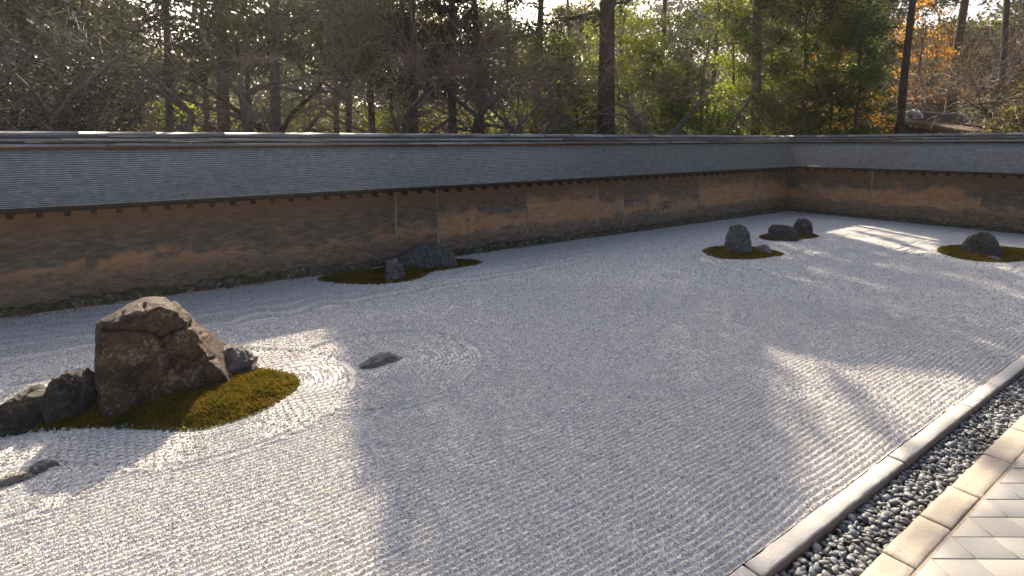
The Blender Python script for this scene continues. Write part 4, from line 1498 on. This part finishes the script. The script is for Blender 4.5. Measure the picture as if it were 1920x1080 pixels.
def finish_conifers():
    """fill the crowns where the garden lies in even shade, then build the leaf meshes"""
    cell = 0.22
    gx = np.arange(-1.0, 18.3, cell)
    gy = np.arange(-2.0, 7.2, cell)
    cnt = np.zeros((len(gx), len(gy)))
    for w, wt in [(c[3], 1.0) for c in CROWNS] + SHADERS:
        g = w[:, :2] - SUN[:2] * (w[:, 2:3] / SUN[2])
        i = np.floor((g[:, 0] - gx[0]) / cell).astype(int)
        j = np.floor((g[:, 1] - gy[0]) / cell).astype(int)
        k = (i >= 0) & (i < len(gx)) & (j >= 0) & (j < len(gy))
        np.add.at(cnt, (i[k], j[k]), wt)
    # one leaf covers about 0.0046 m2 seen from the sun, stretched by 1/sin(el) on the ground
    per = 0.0046 / SUN[2]
    need = np.maximum(0, SHADE * cell * cell / per - cnt)
    X, Y = np.meshgrid(gx + cell / 2, gy + cell / 2, indexing='ij')
    rep_ = np.floor(need + rng.random(need.shape)).astype(int).ravel()
    G = np.repeat(np.stack([X.ravel(), Y.ravel()], 1), rep_, 0)
    G = G + rng.uniform(-cell / 2, cell / 2, G.shape)
    best = np.full(len(G), 1e9)
    bi = np.zeros(len(G), int)
    bp = np.zeros((len(G), 3))
    for q, c in enumerate(CROWNS):
        base, P = c[1], c[2]
        for z in np.arange(c[6] + 2.2, c[7] - 1.0, 0.5):
            zz = z + rng.uniform(-0.25, 0.25, len(G))
            p = np.c_[G + SUN[:2] * (zz[:, None] / SUN[2]), zz]
            ax = base[:2] + np.array([np.interp(z, P[:, 2], P[:, 0]), np.interp(z, P[:, 2], P[:, 1])])
            d = np.linalg.norm(p[:, :2] - ax, axis=1) * rng.uniform(0.7, 1.3, len(G))
            b = d < best
            best[b] = d[b]
            bi[b] = q
            bp[b] = p[b]
    ok = (best < 4.2) & ~lit(bp, 0.04)
    for q, c in enumerate(CROWNS):
        t, base, P, w, leaf, mat, zl, h = c
        w = np.concatenate([w, bp[ok & (bi == q)]])
        link('crown', leaf_mesh('crown', w - base, leaf, 0.42, 0.2, cull=False), M[mat], t)


SHADE = 2.6


def broadleaf(px, dist, label, h=8.0, r=0.14, z_low=1.5, rad=1.8, n=9000, seed=0, mat='leaf_green', bark='bark_dark', leaf=0.12, name='broadleaf_tree', clumps=70, group='leafy evergreens behind the wall', cat='tree', spread=0.30, lean=(0, 0), sparse=0.0, shape=1.0):
    rnd = random.Random(seed)
    base = at(px, dist, gap=rad * 0.75)
    t = thing(name, label, cat, tuple(base), group)
    v, f, pts = trunk_part(t, h * 0.85, r, seed, bark, lean, 9, 8, 0.05)
    P = np.array(pts)
    limbs, cen = [], []
    for i in range(clumps):
        u = rnd.random()
        z = z_low + (h - z_low) * u
        w = rad * (math.sin(math.pi * (0.12 + 0.80 * u)) ** 0.6) * shape
        a = rnd.uniform(0, 6.28)
        q = w * math.sqrt(rnd.uniform(0.05, 1.0))
        zc = min(z, P[-1, 2]) * 0.86
        c = np.array([np.interp(zc, P[:, 2], P[:, 0]), np.interp(zc, P[:, 2], P[:, 1]), zc])
        e = np.array([c[0] + q * math.cos(a), c[1] + q * math.sin(a), z])
        if i % 2 == 0:
            d = e - c
            s, qq = bend_tube(c, d, np.linalg.norm(d), max(0.012, r * 0.22), 0.006, 5, 0.08, rnd)
            limbs.append(s)
            e = qq[-1]
        cen.append((e, spread * rnd.uniform(0.6, 1.4)))
    limbs = open_branches(limbs, base)
    lv, lf = tubes(limbs, 4)
    link('trunk', mesh_arrays('trunk', np.concatenate([v, lv]), np.concatenate([f, lf + len(v)]), True), M[bark], t)
    c0 = np.array([c for c, s in cen])
    s0 = np.array([s for c, s in cen])
    k = rng.integers(0, len(c0), n)
    L3 = c0[k] + rng.normal(size=(n, 3)) * s0[k][:, None] * np.array([1.0, 1.0, 0.62])
    L3[:, 2] = np.maximum(L3[:, 2], 0.1)
    wpos = L3 + base
    keep = ~lit(wpos)
    SHADERS.append((wpos[keep], leaf * leaf * 0.5 / (0.21 * 0.21 * 0.42)))
    link('crown', leaf_mesh('crown', L3[keep], leaf, 0.5, 0.4, cull=False), M[mat], t)
    return t

# --- tall conifers: trunks seen above the wall, crowns above the frame are shaped to shade the gravel
SIDE = ['far left end of the wall', 'left part of the wall', 'middle of the wall', 'wall right of the middle', 'wall corner', 'end wall']
CON = [  # px, dist, trunk radius, crown bottom, crown radius, leaves, bark, height, label
    (60, 21, .16, 4.2, 2.4, 3400, 'bark_dark', 13, 'dark conifer at the far left edge, behind the glossy shrubs'),
    (180, 23, .17, 4.6, 2.4, 3200, 'bark_dark', 14, 'dark conifer rising behind the middle glossy shrub at left'),
    (318, 22, .15, 4.2, 2.0, 2600, 'bark_dark', 13, 'slim dark conifer just right of the glossy shrubs'),
    (392, 24, .13, 4.9, 1.6, 3200, 'bark_dark', 14, 'thinnest dark conifer trunk left of the white sky gap'),
    (418, 18, .21, 5, 1.5, 3200, 'bark_dark', 14, 'stout dark conifer trunk on the left side of the white sky gap'),
    (474, 21, .13, 4.9, 1.5, 3200, 'bark_dark', 10.5, 'slim dark conifer trunk on the right side of the white sky gap'),
    (516, 17, .19, 5, 1.7, 3600, 'bark_grey', 10.5, 'straight pale grey conifer trunk right of the white sky gap'),
    (632, 22, .13, 4.9, 1.5, 3200, 'bark_dark', 10.5, 'slim dark conifer at the leaning tree, left one of two'),
    (654, 20, .14, 4.8, 1.5, 3400, 'bark_dark', 10.5, 'slim dark conifer at the leaning tree, right one of two'),
    (700, 23, .17, 5.0, 2.2, 4200, 'bark_dark', 12.5, 'bushy dark conifer right of the two slim trunks'),
    (776, 19, .19, 4.6, 2.2, 5600, 'bark_red', 13.5, 'reddish conifer trunk, leftmost of the three in mid picture'),
    (848, 21, .20, 4.6, 2.4, 6000, 'bark_red', 16, 'reddish conifer trunk, middle one of the three in mid picture'),
    (908, 23, .17, 4.4, 2.4, 6000, 'bark_red', 16, 'reddish conifer trunk, rightmost of the three in mid picture'),
    (1000, 24, .20, 4.8, 2.6, 6400, 'bark_dark', 17, 'dark conifer left of the lime green leaves'),
    (1136, 15.5, .33, 6.3, 2.6, 6200, 'bark_dark', 16, 'thickest dark trunk, standing before lime green leaves'),
    (1235, 28, .15, 10.0, 2.8, 6200, 'bark_dark', 20, 'conifer in the green trees, nearer the thickest trunk'),
    (1330, 31, .15, 11.0, 3.0, 6600, 'bark_dark', 22, 'conifer in the green trees, between thickest trunk and red trunk'),
    (1416, 19.5, .22, 7.2, 2.8, 6600, 'bark_red', 17, 'straight red-brown conifer trunk near the wall corner'),
    (1500, 33, .15, 11.5, 3.0, 6600, 'bark_dark', 23, 'conifer hidden in the tall green tree right of the red trunk'),
    (1590, 32, .15, 11.0, 2.8, 6200, 'bark_dark', 22, 'conifer hidden in the green trees left of the yellow maple'),
    (1684, 24, .16, 7.8, 2.6, 5600, 'bark_dark', 16, 'dark upright trunk just left of the gate roof'),
    (1776, 37, .30, 9.6, 2.8, 4200, 'bark_dark', 18, 'forked dark trunk behind the gate roof'),
    (1870, 33, .18, 10.5, 2.6, 5000, 'bark_dark', 17, 'tall conifer at the far right behind bare branches'),
    (250, 30, .16, 3.4, 2.6, 4200, 'bark_dark', 15, 'dense dark conifer behind the gap between shrubs and slim conifer'),
    (566, 33, .15, 7.2, 2.2, 3600, 'bark_dark', 10.5, 'dense dark conifer high behind the leaning tree'),
    (738, 32, .15, 4.6, 2.8, 4600, 'bark_dark', 13.5, 'dense dark conifer in the second row left of the reddish trunks'),
    (955, 33, .15, 4.6, 3.0, 4600, 'bark_dark', 18, 'dense dark conifer in the second row right of the reddish trunks'),
    (1075, 34, .15, 6.6, 3.0, 4600, 'bark_dark', 19, 'dense dark conifer in the second row left of the thickest trunk'),
    (1985, 24, .2, 7.6, 2.6, 5600, 'bark_dark', 16, 'tall conifer beyond the right edge of the end wall'),
]
for i, (px, d, r, zl, rad, n, bark, h, lab) in enumerate(CON):
    conifer(px, d, lab, h, r, zl, rad, int(n * (1.9 if px < 1010 else 1.15)), 100 + i, bark, leaf=0.21, stubs=14 if px < 1000 else 8)

# --- leafy evergreens
BR = [  # px, dist, h, zlow, rad, n, mat, leafsize, label
    (1040, 24, 7.0, 0.6, 1.6, 7000, 'leaf_lime', .13, 'lime green leafy tree left of the thickest trunk'),
    (1105, 21, 6.6, 0.6, 1.3, 6000, 'leaf_green', .12, 'green leafy tree just left of the thickest trunk'),
    (1180, 23, 8.0, 0.6, 1.8, 9000, 'leaf_lime', .12, 'yellow-green leafy tree just right of the thickest trunk'),
    (1255, 20, 7.2, 0.6, 1.5, 8500, 'leaf_green', .115, 'green leafy tree, second right of the thickest trunk'),
    (1325, 22, 8.2, 0.6, 1.7, 9000, 'leaf_green', .12, 'green leafy tree midway between thickest trunk and red trunk'),
    (1385, 24, 9.0, 0.6, 1.8, 9000, 'leaf_lime', .12, 'yellow-green leafy tree just left of the red trunk'),
    (1462, 21, 9.2, 0.5, 1.5, 10500, 'leaf_green', .115, 'tall green tree just right of the red-brown trunk'),
    (1508, 24, 10.2, 1.8, 1.8, 9500, 'leaf_lime', .13, 'tallest yellow-green tree above the wall corner'),
    (1560, 20, 8.6, 0.5, 1.5, 11000, 'leaf_green', .115, 'dense green tree behind the wall corner'),
    (1596, 22, 9.4, 0.5, 1.5, 11000, 'leaf_green', .115, 'dense green tree left of the slim dark trunk'),
    (1920, 26, 4.2, 0.4, 1.5, 5000, 'leaf_olive', .11, 'olive leafy bush at the right edge above the end wall'),
    (1832, 36, 4.3, 0.4, 1.3, 4000, 'leaf_green', .12, 'green bush right of the gate roof'),
]
for i, (px, d, h, zl, rad, n, mt, ls, lab) in enumerate(BR):
    broadleaf(px, d, lab, h, 0.09, zl, rad * 1.1, int(n * 1.5), 300 + i, mt, leaf=ls * 1.08, clumps=int(40 + h * 7), spread=0.25)

# --- maples with late leaves
MP = [
    (1530, 28, 6.4, 2.4, 1.6, 3200, 'leaf_orange', 'orange maple glowing through the green trees left of the corner'),
    (1622, 27, 4.4, 1.4, 1.4, 2400, 'leaf_orange', 'low golden maple left of the slim dark trunk'),
    (1712, 37, 10.0, 4.6, 1.5, 1200, 'leaf_orange', 'sparse golden maple above and right of the slim trunk'),
    (1796, 39, 9.4, 4.6, 1.6, 1700, 'leaf_orange', 'sparse amber maple behind the forked trunk'),
    (1730, 42, 9.0, 1.2, 2.6, 6000, 'leaf_brown', 'brown maple with withered leaves behind the gate roof'),
    (1880, 34, 8.0, 1.0, 2.8, 6500, 'leaf_brown', 'brown withered maple behind bare branches at far right'),
]
for i, (px, d, h, zl, rad, n, mt, lab) in enumerate(MP):
    broadleaf(px, d, lab, h, 0.10, zl, rad, n, 400 + i, mt, leaf=.115, name='maple_tree', clumps=26 if n < 4000 else 60, group='late autumn maples behind the wall', spread=0.24 if n < 4000 else 0.4)

# --- bare trees
BT = [
    (40, 13.6, 2.6, .13, 'twig', .02, 'leftmost bare tree spreading twigs over the glossy shrubs', 2.6, (0.1, 0.0), 'bark_grey'),
    (175, 14.6, 2.8, .14, 'twig', .02, 'second bare tree from the left with brown twigs', 2.8, (-0.1, 0), 'bark_grey'),
    (300, 13.8, 3.0, .11, 'twig', .06, 'third bare tree from the left, over the shrub end', 2.4, (0.1, 0), 'bark_grey'),
    (455, 14.4, 3.4, .12, 'twig', .10, 'weeping bare tree hanging before the white sky gap', 2.3, (0, 0), 'bark_grey'),
    (668, 15.5, 3.0, .15, 'twig', .04, 'bare tree with a trunk leaning steeply left', 2.6, (-0.55, 0.30), 'bark_dark'),
    (750, 14.2, 3.0, .12, 'twig_red', .05, 'fine twigged bare tree left of the reddish trunks', 2.5, (0, 0), 'bark_grey'),
    (880, 15.0, 3.0, .13, 'twig_red', .03, 'fine twigged bare tree before the reddish trunks', 2.8, (0.05, 0), 'bark_grey'),
    (985, 14.4, 2.4, .13, 'twig_red', .03, 'bare tree with forked limbs right of the reddish trunks', 2.7, (0.1, 0), 'bark_grey'),
    (1075, 15.4, 2.2, .14, 'twig', .02, 'crooked bare tree left of the thickest trunk', 2.6, (-0.15, 0), 'bark_grey'),
    (1205, 16.0, 2.4, .15, 'twig', .02, 'pale leaning bare tree right of the thickest trunk', 2.8, (0.22, -0.15), 'bark_grey'),
    (1310, 17.0, 2.4, .14, 'twig_red', .02, 'bare tree veiling the green trees left of the red trunk', 2.8, (0.1, 0), 'bark_grey'),
    (1400, 18.0, 1.8, .10, 'twig_pale', .05, 'low bare tree with pale twigs at the foot of the red trunk', 1.7, (0, 0), 'bark_grey'),
    (1722, 38, 2.6, .15, 'twig_red', .01, 'brown bare tree standing behind the gate roof', 3.2, (0.1, 0), 'bark_dark'),
    (1800, 36.5, 3.2, .16, 'twig_pale', -.02, 'bare tree with pale sunlit branches right of the gate roof', 3.2, (0.1, -0.1), 'bark_dark'),
    (1990, 29, 2.4, .15, 'twig_pale', .0, 'bare tree with pale crooked branches at the right edge', 3.0, (0, 0.1), 'bark_dark'),
    (2040, 27, 2.6, .15, 'twig_red', .0, 'bare brown tree reaching in from beyond the right edge', 3.0, (0, 0.2), 'bark_dark'),
]
for i, (px, d, h, r, tw, dr, lab, reach, lean, bark) in enumerate(BT):
    bare_tree(px, d, lab, h=h, r=r, seed=500 + i, droop=dr, twig=tw, reach=reach, lean=lean, bark=bark, sub=(6, 7, 6) if d < 20 else (5, 6, 5), tw=0.0052 if d < 20 else 0.007)

# --- dark glossy shrubs at left
for i, (px, d, h, rad, n, lab) in enumerate([
        (-10, 13.6, 4.6, 1.3, 7500, 'glossy dark evergreen shrub at the left edge above the wall'),
        (85, 13.4, 4.4, 1.1, 7500, 'glossy dark evergreen shrub, middle one of three at left'),
        (185, 13.7, 3.9, 1.0, 6500, 'glossy dark evergreen shrub, rightmost of three at left')]):
    broadleaf(px, d, lab, h, 0.07, 0.8, rad, n, 600 + i, 'leaf_dark', leaf=0.075, name='evergreen_shrub', clumps=60, group='glossy dark shrubs behind the wall', cat='shrub', spread=0.26)

# --- sunny undergrowth between the trunks
UG = ['left of the slim conifer at the shrub end', 'between slim conifer and thinnest trunk', 'behind the stout trunk', 'under the white sky gap', 'behind the pale grey trunk',
      'left of the leaning tree', 'behind the leaning tree', 'right of the two slim trunks', 'left of the reddish trunks', 'between the first two reddish trunks', 'between the last two reddish trunks', 'right of the reddish trunks']
for i, w in enumerate(UG):
    px = 262 + i * 66
    broadleaf(px, 27 + (i * 37 % 7), 'sunlit olive bush ' + w, 4.0 + (i * 53 % 10) * 0.11, 0.06, 0.3, 1.7, 3600, 700 + i, 'leaf_lime' if i % 3 == 1 else 'leaf_olive', leaf=0.13, name='bush', clumps=40, group='sunlit bushes between the trunks', cat='bush', spread=0.36)

finish_conifers()

# --- wooded hill far behind
ha = np.linspace(R(2), R(108), 240)
rows = []
for k, (rr, kk) in enumerate(((95, 0.0), (120, 0.55), (150, 1.0), (190, 0.8))):
    hgt = 12.5 + 11.0 * np.clip((R(62) - ha) / R(30), 0, 1) + 9.0 * np.clip((ha - R(82)) / R(12), 0, 1)
    hh = hgt * kk * (1 + 0.12 * fbm(np.c_[ha * 9, ha * 0, ha * 0 + k], 77, 4)) + 1.6 * kk * fbm(np.c_[ha * 90, ha * 0 + k, ha * 0], 78, 4)
    rows.append(np.c_[rr * np.cos(ha), rr * np.sin(ha), hh - 0.3])
HV = np.concatenate(rows)
hi_ = np.arange(4 * 240).reshape(4, 240)
HF = np.stack([hi_[:-1, 1:], hi_[:-1, :-1], hi_[1:, :-1], hi_[1:, 1:]], -1).reshape(-1, 4)
link('hill', mesh_arrays('hill', HV, HF), mat_simple('wooded_hill', [(0.02, 0.025, 0.012), (0.055, 0.055, 0.022), (0.10, 0.075, 0.03)], 0.6, bump=1.0, bdist=1.5), kind='structure')

# --- far trees closing the view
FT = [(-40, 59, 12.8, 'far dark tree beyond the left edge'), (90, 61, 14.2, 'far dark tree behind the glossy shrubs, first from left'), (215, 63, 14.2, 'far dark tree behind the glossy shrubs, second from left'), (330, 61, 10.5, 'far tree low behind the slim conifer'),
      (540, 65, 11.6, 'far tree low behind the pale grey trunk'), (700, 61, 14.2, 'far tree behind the bushy dark conifer'), (800, 65, 17.0, 'far tree between first two reddish trunks'), (890, 63, 17.0, 'far tree between last two reddish trunks'), (990, 65, 15.6, 'far tree left of the lime green leaves'),
      (1090, 63, 17.0, 'far tree behind the thickest trunk'), (1190, 65, 18.5, 'far tree right behind the thickest trunk'), (1290, 63, 18.5, 'far tree behind the middle green trees'), (1400, 65, 18.5, 'far tree behind the red-brown trunk'),
      (1520, 63, 18.5, 'far tree behind the tallest yellow-green tree'), (1640, 65, 18.5, 'far tree behind the low golden maple'), (1740, 67, 12.8, 'far tree low behind the gate roof'), (1840, 69, 12.8, 'far tree right behind the gate roof'), (1950, 67, 15.6, 'far tree at the right edge')]
for i, (px, d, h, lab) in enumerate(FT):
    broadleaf(px, d, lab, h, 0.25, 0.5, 5.2, 11000, 800 + i, ['leaf_olive', 'leaf_green', 'needle'][i % 3] if px > 300 else 'needle', leaf=0.56, name='far_tree', clumps=120, group='far trees closing the view', spread=1.0)

# ------------------------------------------------------------------ thin veil added to the air in place of lens glare
hv, hf = box_arrays(-82, 232, -52, 232, -1.6, 36.0)
hm = bpy.data.materials.new('glare_haze')
hm.use_nodes = True
ht = hm.node_tree
ht.nodes.remove(ht.nodes['Principled BSDF'])
pvn = ht.nodes.new('ShaderNodeVolumePrincipled')
pvn.inputs['Color'].default_value = (1.0, 0.96, 0.90, 1)
pvn.inputs['Density'].default_value = 0.0009
pvn.inputs['Anisotropy'].default_value = 0.55
ht.links.new(pvn.outputs[0], ht.nodes['Material Output'].inputs['Volume'])
link('glare_haze', mesh_arrays('glare_haze', hv, hf), hm, kind='stuff', label='thin added veil in the air in place of lens glare', category='glare_haze')
